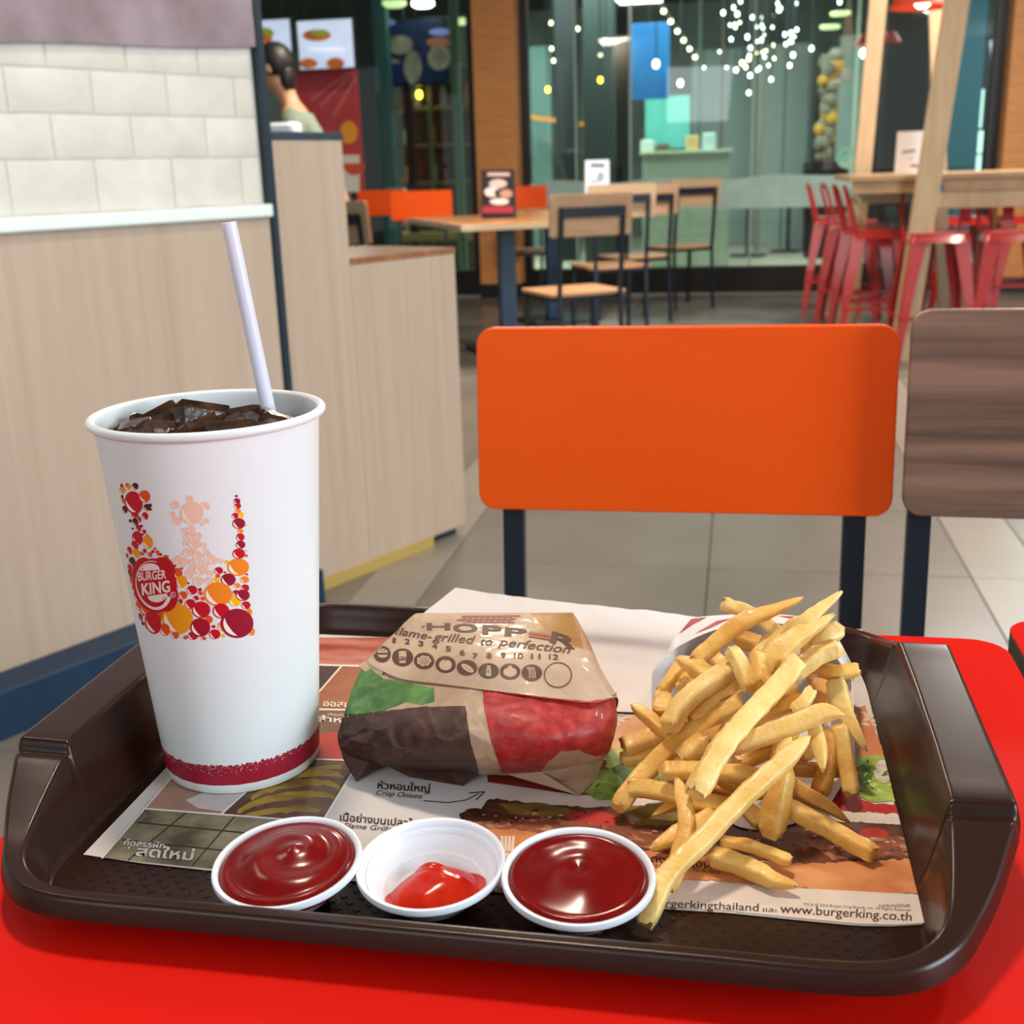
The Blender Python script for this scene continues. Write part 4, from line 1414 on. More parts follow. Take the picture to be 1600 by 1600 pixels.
mp(org([(745, 1296), (800, 1294), (1000, 1330), (1240, 1350), (1432, 1342), (1441, 1396), (1330, 1394), (1100, 1374), (1000, 1372), (780, 1352), (750, 1325)], 2.4), P_bun, 12)
mp([(640, 1372), (560, 1340), (780, 1352), (1010, 1374), (1000, 1400), (760, 1384)], mat('print_low', '#a5764c', .5, '#c79a70', 10))
mp([(484, 1366), (540, 1342), (760, 1356), (1005, 1394), (1000, 1416), (760, 1390), (540, 1372)], mat('print_strip', '#a37f66', .5, '#b99680', 12))
mp([(1003, 1374), (1442, 1398), (1446, 1442), (1400, 1445), (1337, 1443), (1244, 1434), (1139, 1423), (1000, 1415)], mat('print_foot', '#d6c3b6', .5, '#dccbbf', 5))
random.seed(12)
for k in range(150):
    x = random.uniform(735, 1425)
    y = 1262 + (x - 735) * .055 + random.uniform(-4, 38) * (1 if x > 900 else .6)
    mp(ell(x, y, random.uniform(1.2, 5), random.uniform(.6, 1.8), random.uniform(-15, 25), n=7), random.choice((P_patty2, P_patty, flat('#d8a890'), P_char)), 12, True)
for k in range(60):
    x = random.uniform(905, 1055) if k % 2 else random.uniform(1335, 1392)
    y = random.uniform(1178, 1240)
    if not (inside(x, y, lf) or inside(x, y, lf2)):
        continue
    mp(ell(x, y, random.uniform(2, 7), random.uniform(1, 2.6), random.uniform(-60, 60), n=8), random.choice((P_lettd, flat('#c9d88a'), P_lett, flat('#9ab84e'))), 12, True)
# fries box mark beside the middle sauce cup
for k in range(4):
    x = 785 + k * 5
    mp([(x - 2, 1330), (x + 2.4, 1330), (x + 1.6 + k, 1306), (x - 2.6 + k, 1306)], flat('#e8d6c0'), 12)
mp([(780, 1330), (802, 1334), (798, 1352), (784, 1350)], flat('#e8d6c0'), 12)
# captions
def mt(s, p0, p1, h, M=INK, **k):
    lay_text(g, mat_surf, s, p0, p1, h, .0001 + .000007 * (_ly[0] + 3), ink(M), **k)
UPV = (.12, -.99)
mt('คัดสรรผัก', (193, 1320), (256, 1326), 9, WHT, bold=.02, updir=(.25, -.97))
mt('สดใหม่', (212, 1337), (300, 1344), 15, WHT, bold=.035, updir=(.25, -.97))
mt("'", (198, 1333), (201, 1333), 10, WHT, updir=(.25, -.97))
mt('หัวหอมใหญ่', (590, 1232), (671, 1238), 11, bold=.025)
mt('Crisp Onions', (588, 1242), (660, 1248), 8, shear=.35)
mt('เนื้อย่างบนเปลวไฟ', (531, 1282), (655, 1293), 11, bold=.025)
mt('Flame Grilled', (536, 1293), (622, 1300), 8, shear=.35)
mt('แตงกวาดอง', (1005, 1346), (1108, 1356), 11, bold=.025)
mt('Crunchy Pickles', (1003, 1353), (1126, 1366), 8, shear=.35)
mt('ออสเตรเลีย', (505, 1103), (590, 1108), 9, WHT, bold=.03)
mt('คัดสรร', (512, 1118), (545, 1120), 4, WHT)
mt('สำหรับ', (496, 1127), (560, 1131), 9, WHT, bold=.03)
mt('อาหาร', (540, 1370), (565, 1372), 7, bold=.02)
mt('กมาย', (756, 1390), (788, 1393), 8, bold=.02)
mt('facebook.com/burgerkingthailand', (880, 1409), (1185, 1424), 12, bold=.015)
mt('และ', (1192, 1424), (1214, 1426), 7, bold=.02)
mt('www.burgerking.co.th', (1219, 1426), (1424, 1439), 13.5, bold=.02)
mt('TM & © 2016 Burger King Brands, Inc. All Rights Reserved', (1255, 1415), (1423, 1424), 4.2)
mt('เบอร์เกอร์คิง®', (1373, 1417), (1422, 1418), 5, bold=.01)
mt('เทล"', (1308, 1024), (1324, 1020), 4)
# arrow beside the caption
ar = [(662, 1251), (700, 1254), (728, 1250), (748, 1240)]
for a, b in zip(ar[:-1], ar[1:]):
    rule(a, b, .7, INK)
rule((733, 1239), (757, 1237), .8, INK)
rule((757, 1237), (744, 1250), .8, INK)
build(g, 'print', mats, pm_)

# ---------------------------------------------------------------- drink cup
CC = Vector((-.24406, .50312, FZ + .0012))
CRB, CRT, CH_ = .03838, .05195, .1815
def crad(z):
    return CRB + (CRT - CRB) * z / CH_
def cup_surf(x, y, off):
    d = Vector(ray(x, y))
    o = Vector(CAMP) - CC
    k = (CRT - CRB) / CH_
    # (ox+t dx)^2+(oy+t dy)^2=(CRB+off+k(oz+t dz))^2
    r0 = CRB + off + k * o.z
    a = d.x ** 2 + d.y ** 2 - (k * d.z) ** 2
    b = 2 * (o.x * d.x + o.y * d.y - r0 * k * d.z)
    c = o.x ** 2 + o.y ** 2 - r0 * r0
    D = b * b - 4 * a * c
    if D < 0:
        return None
    t = (-b - math.sqrt(D)) / (2 * a)
    return Vector(CAMP) + d * t
cup = thing('drink_cup', 'tall white paper cup of cola with printed crown of bubbles, standing on the tray mat', 'cup', CC)
M_paper = mat('cup_paper', '#dfe3e2', .38, '#e3e7e6', 3, spec=.4, coat=.15, sss=.0)
prof = [(CRB - .002, .006), (CRB - .0004, 0), (CRB, .0004)] + [(crad(CH_ * t), CH_ * t) for t in (.02, .1, .25, .5, .75, .93, .985)]
zr = CH_ - .0022
rc = crad(CH_) + .0009
for k in range(13):
    a = -PI * .62 + PI * 1.55 * k / 12
    prof.append((rc + .0021 * math.cos(a), zr + .0021 * math.sin(a)))
prof += [(crad(CH_ * t) - .0005, CH_ * t) for t in (.97, .8, .5, .2, .045)] + [(0.0001, .008)]
build(G().lathe(prof, CC, 96), 'paper_body', M_paper, cup, True, angle=60)
# band at the foot with a rough upper edge
g = G()
zl, zh = cup_surf(372, 1226, 0).z - CC.z, cup_surf(372, 1195, 0).z - CC.z
n = 420
random.seed(2)
r1, r2, r3 = [], [], []
for k in range(n + 1):
    a = 2 * PI * k / n
    hh = zh + .0011 * noise.noise(Vector((math.cos(a) * 30, math.sin(a) * 30, 0))) + .0006 * random.uniform(-1, 1)
    for row, z in ((r1, zl + .0002 * noise.noise(Vector((a * 9, 3, 0)))), (r2, zh - .0025), (r3, hh)):
        rr = crad(z) + .00012
        row.append((CC.x + rr * math.cos(a), CC.y + rr * math.sin(a), CC.z + z))
g.grid([r1, r2, r3])
build(g, 'printed_band', mat('band_red', '#97132c', .45, '#a31a34', 60), cup, True)
# flecks of white showing through the band
g = G()
for k in range(500):
    a = random.uniform(0, 2 * PI)
    z = zh - abs(random.gauss(0, .0022)) - .0003
    s = random.uniform(.00012, .0003)
    rr = crad(z) + .0002
    pts = [(CC.x + rr * math.cos(a + q * s / rr), CC.y + rr * math.sin(a + q * s / rr), CC.z + z + w_ * s * .7) for q, w_ in ((-1, 0), (0, -1), (1, 0), (0, 1))]
    g.add(pts, [(0, 1, 2, 3)])
build(g, 'band_flecks', M_paper, cup, kind='stuff')
# bubbles: centres and radii read off the print
RD, DK, MR, OG, OR_, YL, AM, PE, CR = '#c01225', '#96142f', '#5e1420', '#ec8420', '#dc4f1e', '#f0b90c', '#e8960f', '#e9bfa8', '#a31325'
def cz(x, y):
    return 160 + x * .1625, 740 + y * .1625
BUB = [(860, 380, 112, 112, PE), (700, 300, 42, 42, PE), (840, 240, 35, 30, PE), (985, 300, 45, 30, PE), (1020, 330, 20, 20, PE), (675, 390, 28, 28, PE), (715, 455, 45, 42, PE), (1000, 455, 30, 28, PE), (960, 485, 18, 18, PE), (855, 540, 38, 42, PE), (790, 550, 28, 30, PE), (920, 600, 38, 38, PE), (815, 610, 30, 35, PE), (885, 675, 58, 52, PE), (800, 670, 25, 25, PE), (975, 690, 30, 30, PE), (820, 755, 45, 42, PE), (915, 785, 50, 45, PE), (1015, 790, 42, 42, PE), (730, 830, 40, 45, PE), (800, 840, 35, 35, PE), (870, 850, 35, 35, PE), (1060, 830, 45, 45, PE), (1130, 840, 35, 25, PE), (950, 920, 65, 58, PE), (840, 960, 40, 50, PE), (920, 1035, 50, 45, PE), (1020, 1030, 40, 35, PE), (1040, 960, 30, 30, PE), (690, 830, 20, 15, PE), (770, 770, 15, 15, PE), (1000, 740, 25, 20, PE), (860, 440, 60, 50, PE), (850, 590, 30, 28, PE), (960, 850, 30, 26, PE), (885, 735, 22, 18, PE), (770, 880, 22, 26, PE), (1000, 870, 26, 24, PE), (860, 900, 26, 26, PE),
       (300, 280, 85, 112, RD), (405, 220, 54, 60, OR_), (315, 122, 30, 35, MR), (245, 125, 28, 30, AM), (190, 160, 28, 35, AM), (185, 115, 14, 20, RD), (235, 105, 14, 16, OR_), (190, 225, 12, 22, MR), (215, 345, 25, 38, MR), (205, 270, 20, 25, OR_), (430, 325, 35, 35, MR), (460, 305, 15, 18, MR), (462, 345, 12, 12, MR), (410, 408, 30, 38, RD), (310, 400, 35, 30, RD), (355, 440, 16, 32, RD), (315, 465, 28, 38, MR), (268, 455, 14, 18, MR), (345, 525, 25, 35, RD), (375, 505, 12, 14, MR), (290, 530, 10, 12, MR), (400, 560, 20, 24, RD), (385, 585, 12, 12, DK), (335, 620, 50, 68, RD), (430, 600, 12, 14, DK), (435, 660, 48, 65, AM), (310, 690, 32, 48, RD), (260, 740, 22, 40, RD), (320, 770, 40, 45, AM), (405, 745, 20, 24, RD), (455, 780, 25, 25, OR_), (485, 750, 18, 16, RD), (505, 722, 12, 12, RD), (380, 770, 18, 20, OR_), (530, 765, 20, 30, OR_), (560, 778, 14, 12, MR), (610, 805, 28, 25, OR_), (285, 850, 30, 48, MR), (262, 910, 20, 40, RD), (236, 790, 12, 24, RD), (262, 960, 16, 40, DK), (285, 1040, 22, 45, OR_), (310, 1110, 25, 50, RD), (330, 1180, 25, 50, RD), (350, 1270, 30, 50, OR_), (385, 1330, 22, 40, MR), (365, 1380, 18, 40, RD), (405, 1300, 40, 60, OR_), (418, 1460, 14, 35, RD), (388, 1440, 12, 20, MR), (520, 1370, 80, 60, OR_),
       (725, 960, 45, 55, OR_), (697, 888, 13, 13, RD), (765, 912, 12, 10, RD), (760, 1040, 55, 60, AM), (825, 1055, 14, 10, RD), (860, 1120, 52, 45, RD), (938, 1115, 20, 16, RD), (940, 1152, 27, 22, OR_), (960, 1205, 25, 20, OR_), (900, 1198, 28, 24, RD), (775, 1170, 42, 40, OR_), (748, 1230, 25, 24, RD), (1118, 933, 42, 35, RD), (1178, 950, 14, 10, RD), (1110, 985, 22, 18, OR_), (1092, 1025, 35, 25, YL), (1210, 1020, 72, 60, DK), (1368, 1020, 42, 35, OG), (1295, 1078, 33, 26, OG), (1285, 1148, 35, 30, RD), (1275, 1225, 58, 52, YL), (1110, 1160, 137, 116, OG), (1373, 1100, 40, 36, RD), (1350, 1170, 68, 55, DK), (1410, 1330, 30, 36, OG), (1380, 1265, 45, 38, RD), (1430, 1520, 38, 40, OG), (1150, 1470, 45, 45, OG), (1140, 1320, 80, 72, RD), (845, 1255, 52, 48, RD), (720, 1400, 150, 150, AM), (948, 1310, 90, 80, RD), (1020, 1405, 40, 40, OR_), (870, 1560, 50, 40, RD), (940, 1480, 97, 90, CR), (1295, 1440, 158, 142, DK), (1068, 1472, 20, 16, RD), (1080, 1545, 55, 48, RD), (975, 1585, 25, 18, OR_), (1160, 1560, 20, 18, YL), (800, 1575, 22, 20, OR_), (700, 1555, 35, 35, OR_), (600, 1500, 50, 60, OR_), (485, 1430, 75, 115, RD),
       (1289, 216, 15, 12, DK), (1303, 360, 30, 22, OG), (1332, 400, 28, 30, YL), (1300, 310, 33, 32, RD), (1294, 266, 33, 30, DK), (1277, 405, 33, 28, RD), (1385, 500, 10, 10, PE), (1312, 480, 62, 52, DK), (1327, 553, 28, 25, OG), (1327, 612, 40, 38, RD), (1330, 684, 45, 38, DK), (1385, 740, 10, 12, PE), (1385, 790, 14, 14, OR_), (1195, 850, 20, 20, YL), (1305, 900, 105, 85, OG), (1312, 770, 60, 50, RD), (1390, 970, 13, 10, RD)]
g = G()
mats, mix = [], {}
lo = .00012
LV = []
for k, (x, y, rx, ry, c) in enumerate(BUB):
    lv = 0
    for q in range(k):
        x2, y2, a2, b2_, _ = BUB[q]
        if abs(x - x2) < (rx + a2) and abs(y - y2) < (ry + b2_) and math.hypot((x - x2) / (rx + a2), (y - y2) / (ry + b2_)) < 1.02:
            lv = max(lv, LV[q] + 1)
    LV.append(lv)
    px_, py_ = cz(x, y)
    a, b = rx * .1625, ry * .1625
    rot = -14 if x < 620 else 0
    o = lo + lv * .000016
    lay(g, cup_surf, *poly(ell(px_, py_, a, b, rot, n=24)), o, ink(flat(c)), 2.2)
    if max(a, b) > 3.6:
        # crescent highlight at the lower left
        co, si = math.cos(R(rot)), math.sin(R(rot))
        P1, P2 = [], []
        for q in range(13):
            t = R(88 + 118 * q / 12)
            th = .30 * math.sin(PI * q / 12) ** .8
            for L_, f_ in ((P1, .84), (P2, .84 - th)):
                u_, v_ = a * f_ * math.cos(t), b * f_ * math.sin(t)
                L_.append((px_ + u_ * co - v_ * si, py_ + u_ * si + v_ * co))
        for q in range(12):
            lay(g, cup_surf, *poly([P1[q], P1[q + 1], P2[q + 1], P2[q]]), o + .000008, ink(flat('#f2e6dc' if c != PE else '#f3ded0')), 2.2)
build(g, 'bubble_print', mats, cup)
# round emblem
g = G()
mats, mix = [], {}
RED, CRM = flat('#b80f1c'), flat('#ecdad2')
o = .0005
def em(pts, M, d=0.):
    lay(g, cup_surf, *poly([cz(*p) for p in pts]), o + d, ink(M), 2.4)
em(ell(505, 1075, 208, 262, -8), RED)
em(ell(580, 930, 115, 130, -20), RED)
em(ell(385, 960, 100, 155, 5), RED)
em(ell(620, 1190, 105, 140, 10), RED)
# thin-to-thick swoosh ring
outer_, inner_ = [], []
for k in range(41):
    a = R(-62 - 258 * k / 40)
    t = k / 40
    th = 7 + 34 * max(0, (t - .35) / .65) ** 1.2
    cx_, cy_ = 495, 1075
    c_, s_ = math.cos(R(-14)), math.sin(R(-14))
    def pt_(rx, ry):
        x, y = rx * math.cos(a), ry * math.sin(a)
        return (cx_ + x * c_ - y * s_, cy_ + x * s_ + y * c_)
    outer_.append(pt_(172, 240))
    inner_.append(pt_(172 - th, 240 - th))
for k in range(40):
    em([outer_[k], outer_[k + 1], inner_[k + 1], inner_[k]], CRM, .00001)
em(ell(455, 932, 97, 70, -4, 180, 360, 16), CRM, .00001)
em(ell(385, 925, 4, 22, 20, n=8), RED, .00002)
em(ell(528, 1165, 96, 72, -8, 0, 180, 16), CRM, .00001)
em(ell(590, 1195, 4, 24, 40, n=8), RED, .00002)
lay_text(g, cup_surf, 'BURGER', cz(345, 1032), cz(612, 1008), 13.2, o + .00002, ink(CRM), bold=.035, step=4, updir=(-.06, -.998))
lay_text(g, cup_surf, 'KING', cz(385, 1168), cz(650, 1135), 17.5, o + .00002, ink(CRM), bold=.05, step=4, updir=(-.08, -.997))
em(ell(678, 1165, 27, 27), CRM, .00001)
em(ell(678, 1165, 22, 22), RED, .00002)
lay_text(g, cup_surf, 'R', cz(669, 1178), cz(688, 1176), 4, o + .00003, ink(CRM), step=4)
build(g, 'round_emblem', mats, cup)
# cola, ice, straw
LZ = CC.z + CH_ - .0125
g = G()
lr = crad(CH_ - .0125) - .0007
rows = []
rs = []
for j in range(16):
    r_ = lr * (1 - j / 16)
    rs.append([(CC.x + r_ * math.cos(2 * PI * k / 48), CC.y + r_ * math.sin(2 * PI * k / 48), LZ + .0006 * noise.noise(Vector((r_ * math.cos(2 * PI * k / 48) * 160, r_ * math.sin(2 * PI * k / 48) * 160, 1)))) for k in range(48)])
g.rings([[(CC.x + (p[0] - CC.x) * .90, CC.y + (p[1] - CC.y) * .90, LZ - .012) for p in rs[0]]] + rs)
M_cola = mat('cola', '#1c0b05', .06, '#2b1208', 60, spec=.6, coat=.6)
build(g, 'cola', M_cola, None, True, cat='drink', label='dark cola filling the white paper cup almost to its rim', org=(CC.x, CC.y, LZ))
M_ice = mat('cola_ice', '#1e0f08', .14, '#523520', 90, spec=.8, coat=.5, trans=.0, bump=.25, bscale=240, ior=1.31)
ICE = [(-.029, .008, .0125, 20, 'brown ice piece at the left of the cup, sloping up to the right'), (-.011, .014, .0145, 45, 'peaked ice piece standing highest, left of the cup\'s middle'), (.006, .012, .008, 10, 'small bright clear ice chip right of the peaked piece'),
       (.012, .020, .013, -20, 'long flat brown ice piece in front of the back rim'), (-.003, -.006, .012, 60, 'dark ice piece near the front rim at the middle'), (.016, -.012, .012, 15, 'dark ice piece near the front rim, left of the straw'),
       (-.022, -.012, .011, 75, 'dark ice piece near the front rim at the left'), (.031, .010, .0115, 30, 'reddish brown ice piece at the far right behind the straw'), (-.036, -.004, .009, 5, 'small dark ice piece touching the left wall of the cup'), (.031, -.010, .010, 50, 'dark ice piece at the right, in front of the straw'),
       (.040, .002, .0075, 80, 'small dark ice piece touching the right wall of the cup'), (-.038, .010, .0085, 35, 'small brown ice piece at the left wall, behind the others'), (.022, .004, .010, 5, 'brown ice piece between the flat one and the straw')]
random.seed(31)
for dx, dy, s, a, lab in ICE:
    g = G()
    g.bbox((-s, -s * .7, -s * .6), (s, s * .7, s * .6), s * .28)
    Mx = Matrix.Translation((CC.x + dx, CC.y + dy, LZ + s * .12)) @ Matrix.Rotation(R(a), 4, 'Z') @ Matrix.Rotation(R(random.uniform(-28, 28)), 4, 'X') @ Matrix.Rotation(R(random.uniform(-30, 30)), 4, 'Y')
    g.v = [tuple(Mx @ (Vector(v) * random.uniform(.86, 1.1))) for v in g.v]
    build(g, 'ice_piece', M_ice, cat='ice', label=lab, group='ice pieces in the cola', org=(CC.x + dx, CC.y + dy, LZ))
sb_ = at(425, 668, LZ)
st_ = atY(357, 347, sb_.y - .004)
dirn = (st_ - sb_).normalized()
s0 = sb_ - dirn * .03
g = G()
ax = dirn
sd = ax.cross(Vector((0, 1, 0))).normalized()
up_ = sd.cross(ax)
rs = []
for p, r_ in ((s0, .0035), (sb_, .0035), (st_.lerp(sb_, .3), .0035), (st_, .0035), (st_, .0032), (st_.lerp(sb_, .3), .0032), (s0, .0032)):
    rs.append([p + sd * math.cos(2 * PI * k / 24) * r_ + up_ * math.sin(2 * PI * k / 24) * r_ for k in range(24)])
g.rings(rs, cap=False)
build(g, 'drinking_straw', mat('straw_white', '#e2deea', .35, sss=.15), None, True, cat='straw', label='white plastic straw standing in the cola cup', org=s0)

# ---------------------------------------------------------------- paper napkin behind the burger
def catmull(P, t):
    n = len(P)
    t = min(max(t, 0), n - 1.00001)
    i = int(t)
    f = t - i
    a, b, c, d = P[max(i - 1, 0)], P[i], P[i + 1], P[min(i + 2, n - 1)]
    return .5 * ((2 * b) + (c - a) * f + (2 * a - 5 * b + 4 * c - d) * f * f + (3 * b - a - 3 * c + d) * f ** 3)
def patch(rows, nu, nv, linear_v=False):
    """smooth surface through a net of control points"""
    out = []
    for j in range(nv + 1):
        tv = (len(rows) - 1) * j / nv
        ctrl = []
        for i in range(nu + 1):
            cs = [catmull(r_, (len(r_) - 1) * i / nu) for r_ in rows]
            ctrl.append(catmull(cs, tv))
        out.append(ctrl)
    return out
def fastpatch(rows, nu, nv):
    cols = [[catmull(r_, (len(r_) - 1) * i / nu) for r_ in rows] for i in range(nu + 1)]
    return [[catmull(cols[i], (len(rows) - 1) * j / nv) for i in range(nu + 1)] for j in range(nv + 1)]
NZ = lambda h: FZ + .0012 + h
nap = [
    [at(712, 918, NZ(.030)), at(820, 934, NZ(.029)), at(950, 948, NZ(.028)), at(1092, 964, NZ(.026)), at(1190, 990, NZ(.024))],
    [at(656, 964, NZ(.0175)), at(780, 972, NZ(.018)), at(920, 985, NZ(.018)), at(1070, 998, NZ(.018)), at(1190, 1014, NZ(.018))],
    [at(632, 1000, NZ(.007)), at(760, 1008, NZ(.008)), at(910, 1015, NZ(.0085)), at(1060, 1028, NZ(.008)), at(1190, 1040, NZ(.006))],
    [at(600, 1060, NZ(.0015)), at(740, 1066, NZ(.0025)), at(900, 1072, NZ(.003)), at(1050, 1076, NZ(.002)), at(1180, 1080, NZ(.0005))],
    [at(580, 1100, NZ(.0002)), at(720, 1106, NZ(.0006)), at(880, 1110, NZ(.0012)), at(1040, 1114, NZ(.0006)), at(1160, 1118, NZ(.0002))]]
pp = fastpatch(nap, 60, 40)
for j, r_ in enumerate(pp):
    for i, p in enumerate(r_):
        p.z += .0006 * noise.noise(Vector((p.x * 60, p.y * 60, 4))) + (.0009 * noise.noise(Vector((p.x * 90, 0, 2))) if j < 4 else 0)
        p.z = max(p.z, mat_z(p.y) + .0006)
g = G().grid([[tuple(p) for p in r_] for r_ in pp], flip=True)
g.grid([[(p.x, p.y, p.z - .0004) for p in r_] for r_ in pp])
# folded edge joining the two plies
nrow = 61
e1, e2 = 0, 61 * 41
g.f += [(e1 + i, e2 + i, e2 + i + 1, e1 + i + 1) for i in range(60)]
g.m += [0] * 60
build(g, 'paper_napkin', mat('napkin', '#e6dedb', .85, bump=.15, bscale=900), None, True, cat='napkin', label='folded white paper napkin lying over the back rim of the tray behind the burger', org=(-.04, .62, FZ))

# ---------------------------------------------------------------- wrapped burger
BZ = MZ
def A(x, y, h):
    return at(x, y, BZ + h)
rowsB = []
T0r = [A(649, 959, .053), A(690, 958.5, .0545), A(740, 958, .055), A(790, 958, .055), A(840, 958, .055), A(875, 958, .054), A(896, 959, .052)]
def shift(r_, dy, z, sh=0):
    return [Vector((p.x + sh * (1 if i > 3 else -1 if i < 3 else 0), p.y + dy, BZ + z)) for i, p in enumerate(r_)]
back_low = shift(T0r, .008, .0006)
back_mid = shift(T0r, .013, .022)
back_up = shift(T0r, .006, .045)
R1 = [A(618, 988, .051), A(665, 992, .0545), A(735, 995, .057), A(790, 996, .057), A(848, 999, .056), A(888, 1000, .054), A(920, 1002, .049)]
R2 = [A(592, 1013, .048), A(645, 1026, .052), A(720, 1034, .056), A(785, 1040, .057), A(850, 1046, .056), A(905, 1048, .052), A(938, 1044, .045)]
R3 = [A(571, 1034, .045), A(625, 1058, .047), A(700, 1068, .050), A(775, 1078, .051), A(850, 1088, .050), A(922, 1095, .046), A(963, 1087, .040)]
R3b = [A(570, 1037, .043), A(626, 1061, .0455), A(701, 1071, .0488), A(776, 1081, .050), A(850, 1091, .0485), A(920, 1098, .0445), A(960, 1092, .039)]
R4 = [A(553, 1072, .038), A(615, 1100, .041), A(695, 1110, .044), A(775, 1120, .0455), A(850, 1128, .044), A(920, 1132, .039), A(962, 1122, .034)]
R5 = [A(540, 1112, .029), A(600, 1140, .033), A(690, 1152, .036), A(775, 1158, .037), A(850, 1162, .036), A(915, 1160, .032), A(957, 1150, .027)]
R6 = [A(529, 1152, .018), A(588, 1178, .020), A(685, 1188, .022), A(775, 1192, .023), A(850, 1190, .022), A(906, 1184, .020), A(949, 1176, .018)]
R7 = [A(533, 1172, .012), A(590, 1192, .010), A(685, 1201, .010), A(775, 1206, .010), A(850, 1205, .010), A(902, 1200, .011), A(943, 1188, .011)]
R8 = [A(560, 1180, .006), A(605, 1196, .003), A(690, 1205, .002), A(775, 1210, .0015), A(850, 1212, .002), A(895, 1212, .004), A(932, 1205, .004)]
R9 = [Vector((p.x * .9 + -.12 * .1, p.y + .02, BZ + .0004)) for p in R8]
def sides(r_, k=.012, dz=-.006):
    a, b = r_[0].copy(), r_[-1].copy()
    a2, b2 = Vector((a.x + .002, a.y + k * 1.6, max(BZ + .0003, a.z + dz))), Vector((b.x - .003, b.y + k * 1.6, max(BZ + .0003, b.z + dz)))
    return [a2] + r_ + [b2]
rowsB = [sides(back_low, 0, 0), sides(back_mid, 0, 0), sides(back_up, 0, -.004), sides(T0r, .001, -.004), sides(R1, .004, -.01), sides(R2, .008, -.012), sides(R3, .012, -.018), sides(R3b, .013, -.018), sides(R4, .016, -.018), sides(R5, .02, -.016), sides(R6, .024, -.012), sides(R7, .024, -.008), sides(R8, .02, -.004), sides(R9, 0, 0)]
NU, NV = 330, 300
# sharper control in v: linear near the flap edge
pp = fastpatch(rowsB, NU, NV)
def crease(p, s, seed):
    q = Vector((p.x * s, p.y * s, p.z * s + seed))
    dist, pts = noise.voronoi(q, distance_metric='DISTANCE')
    d2, p2 = noise.voronoi(q * 1.9 + Vector((5, 1, 2)), distance_metric='DISTANCE')
    return (dist[1] - dist[0]) * .6 + (d2[1] - d2[0]) * .25 + .15
for j, r_ in enumerate(pp):
    tv = (len(rowsB) - 1) * j / NV
    for i, p in enumerate(r_):
        tu = (len(rowsB[0]) - 1) * i / NU
        edge = max(0, 1.9 - tu) + max(0, tu - 6.1)
        top = max(0, 1 - abs(tv - 4.7) / 2.)
        amp = .0011 + .0030 * min(edge, 1.2) + .0046 * min(1, max(0, (tv - 8.2) / 1.8))
        if top > 0:
            amp = .0005 + .0016 * min(edge, 1)
        d = crease(p, 62, 3) - .35
        n_ = Vector((.0, -.75, .65)) if tv > 3 else Vector((0, 1, 0))
        p += n_ * (amp * -d * 1.5)
        p.z = max(p.z, BZ + .0002)
bmv = [tuple(p) for r_ in pp for p in r_]
def pix(p):
    d = Vector(p) - Vector(CAMP)
    dd = d.dot(Vector(_f))
    return 800 + FPX * d.dot(Vector(_r)) / dd, 800 - FPX * d.dot(Vector(_u)) / dd
Z_green = [(500, 1118), (520, 1030), (572, 1040), (600, 1060), (678, 1075), (679, 1096), (660, 1101), (634, 1097), (600, 1110), (540, 1119)]
Z_dark = [(500, 1260), (515, 1119), (600, 1111), (660, 1104), (727, 1103), (735, 1160), (748, 1203), (744, 1260)]
Z_red = [(753, 1077), (850, 1089), (920, 1096), (980, 1086), (972, 1130), (953, 1178), (930, 1183), (905, 1172), (878, 1174), (856, 1190), (845, 1207), (784, 1207), (768, 1160), (757, 1110)]
Z_gold = [(828, 957), (900, 957), (925, 1000), (936, 1020), (905, 1012), (870, 1000), (846, 996)]
M_kraft = mat('wrapper_kraft', '#a5886e', .42, '#b99e85', 26, bump=.12, bscale=900, coat=.1, detail=6)
WM_ = [M_kraft, mat('wrapper_green', '#35602a', .5, '#5f8c48', 60, coat=.05), mat('wrapper_brown', '#351d14', .5, '#4f2e22', 170, coat=.04, detail=8), mat('wrapper_red', '#951a1c', .5, '#bc3733', 170, coat=.04, detail=8, lo=.4, hi=.7), mat('wrapper_gold', '#94682e', .42, '#a87d42', 30, coat=.15), mat('wrapper_flap', '#a98d74', .5, '#c0a78f', 22, bump=.1, bscale=900, coat=.06, detail=6)]
fs, ms = [], []
for j in range(NV):
    tv = (len(rowsB) - 1) * (j + .5) / NV
    for i in range(NU):
        a = j * (NU + 1) + i
        fs.append((a, a + NU + 1, a + NU + 2, a + 1))
        x, y = pix(bmv[a])
        if tv < 6.4:
            mi = 4 if (tv > 3 and inside(x, y, Z_gold)) else 5
        else:
            wob = 1.3 * noise.noise(Vector((x * .12, y * .12, 0)))
            mi = 0
            for zi, Z in ((1, Z_green), (2, Z_dark), (3, Z_red)):
                if all(inside(x + a_, y + b_, Z) for a_, b_ in ((-2.5, 0), (2.5, 0), (0, -2.5), (0, 2.5))):
                    mi = zi
        ms.append(mi)
bg_ = thing('wrapped_burger', 'burger wrapped in printed brown, green and red paper, standing on the tray mat', 'burger', (-.125, .53, BZ))
g = G()
g.v, g.f, g.m = bmv, fs, ms
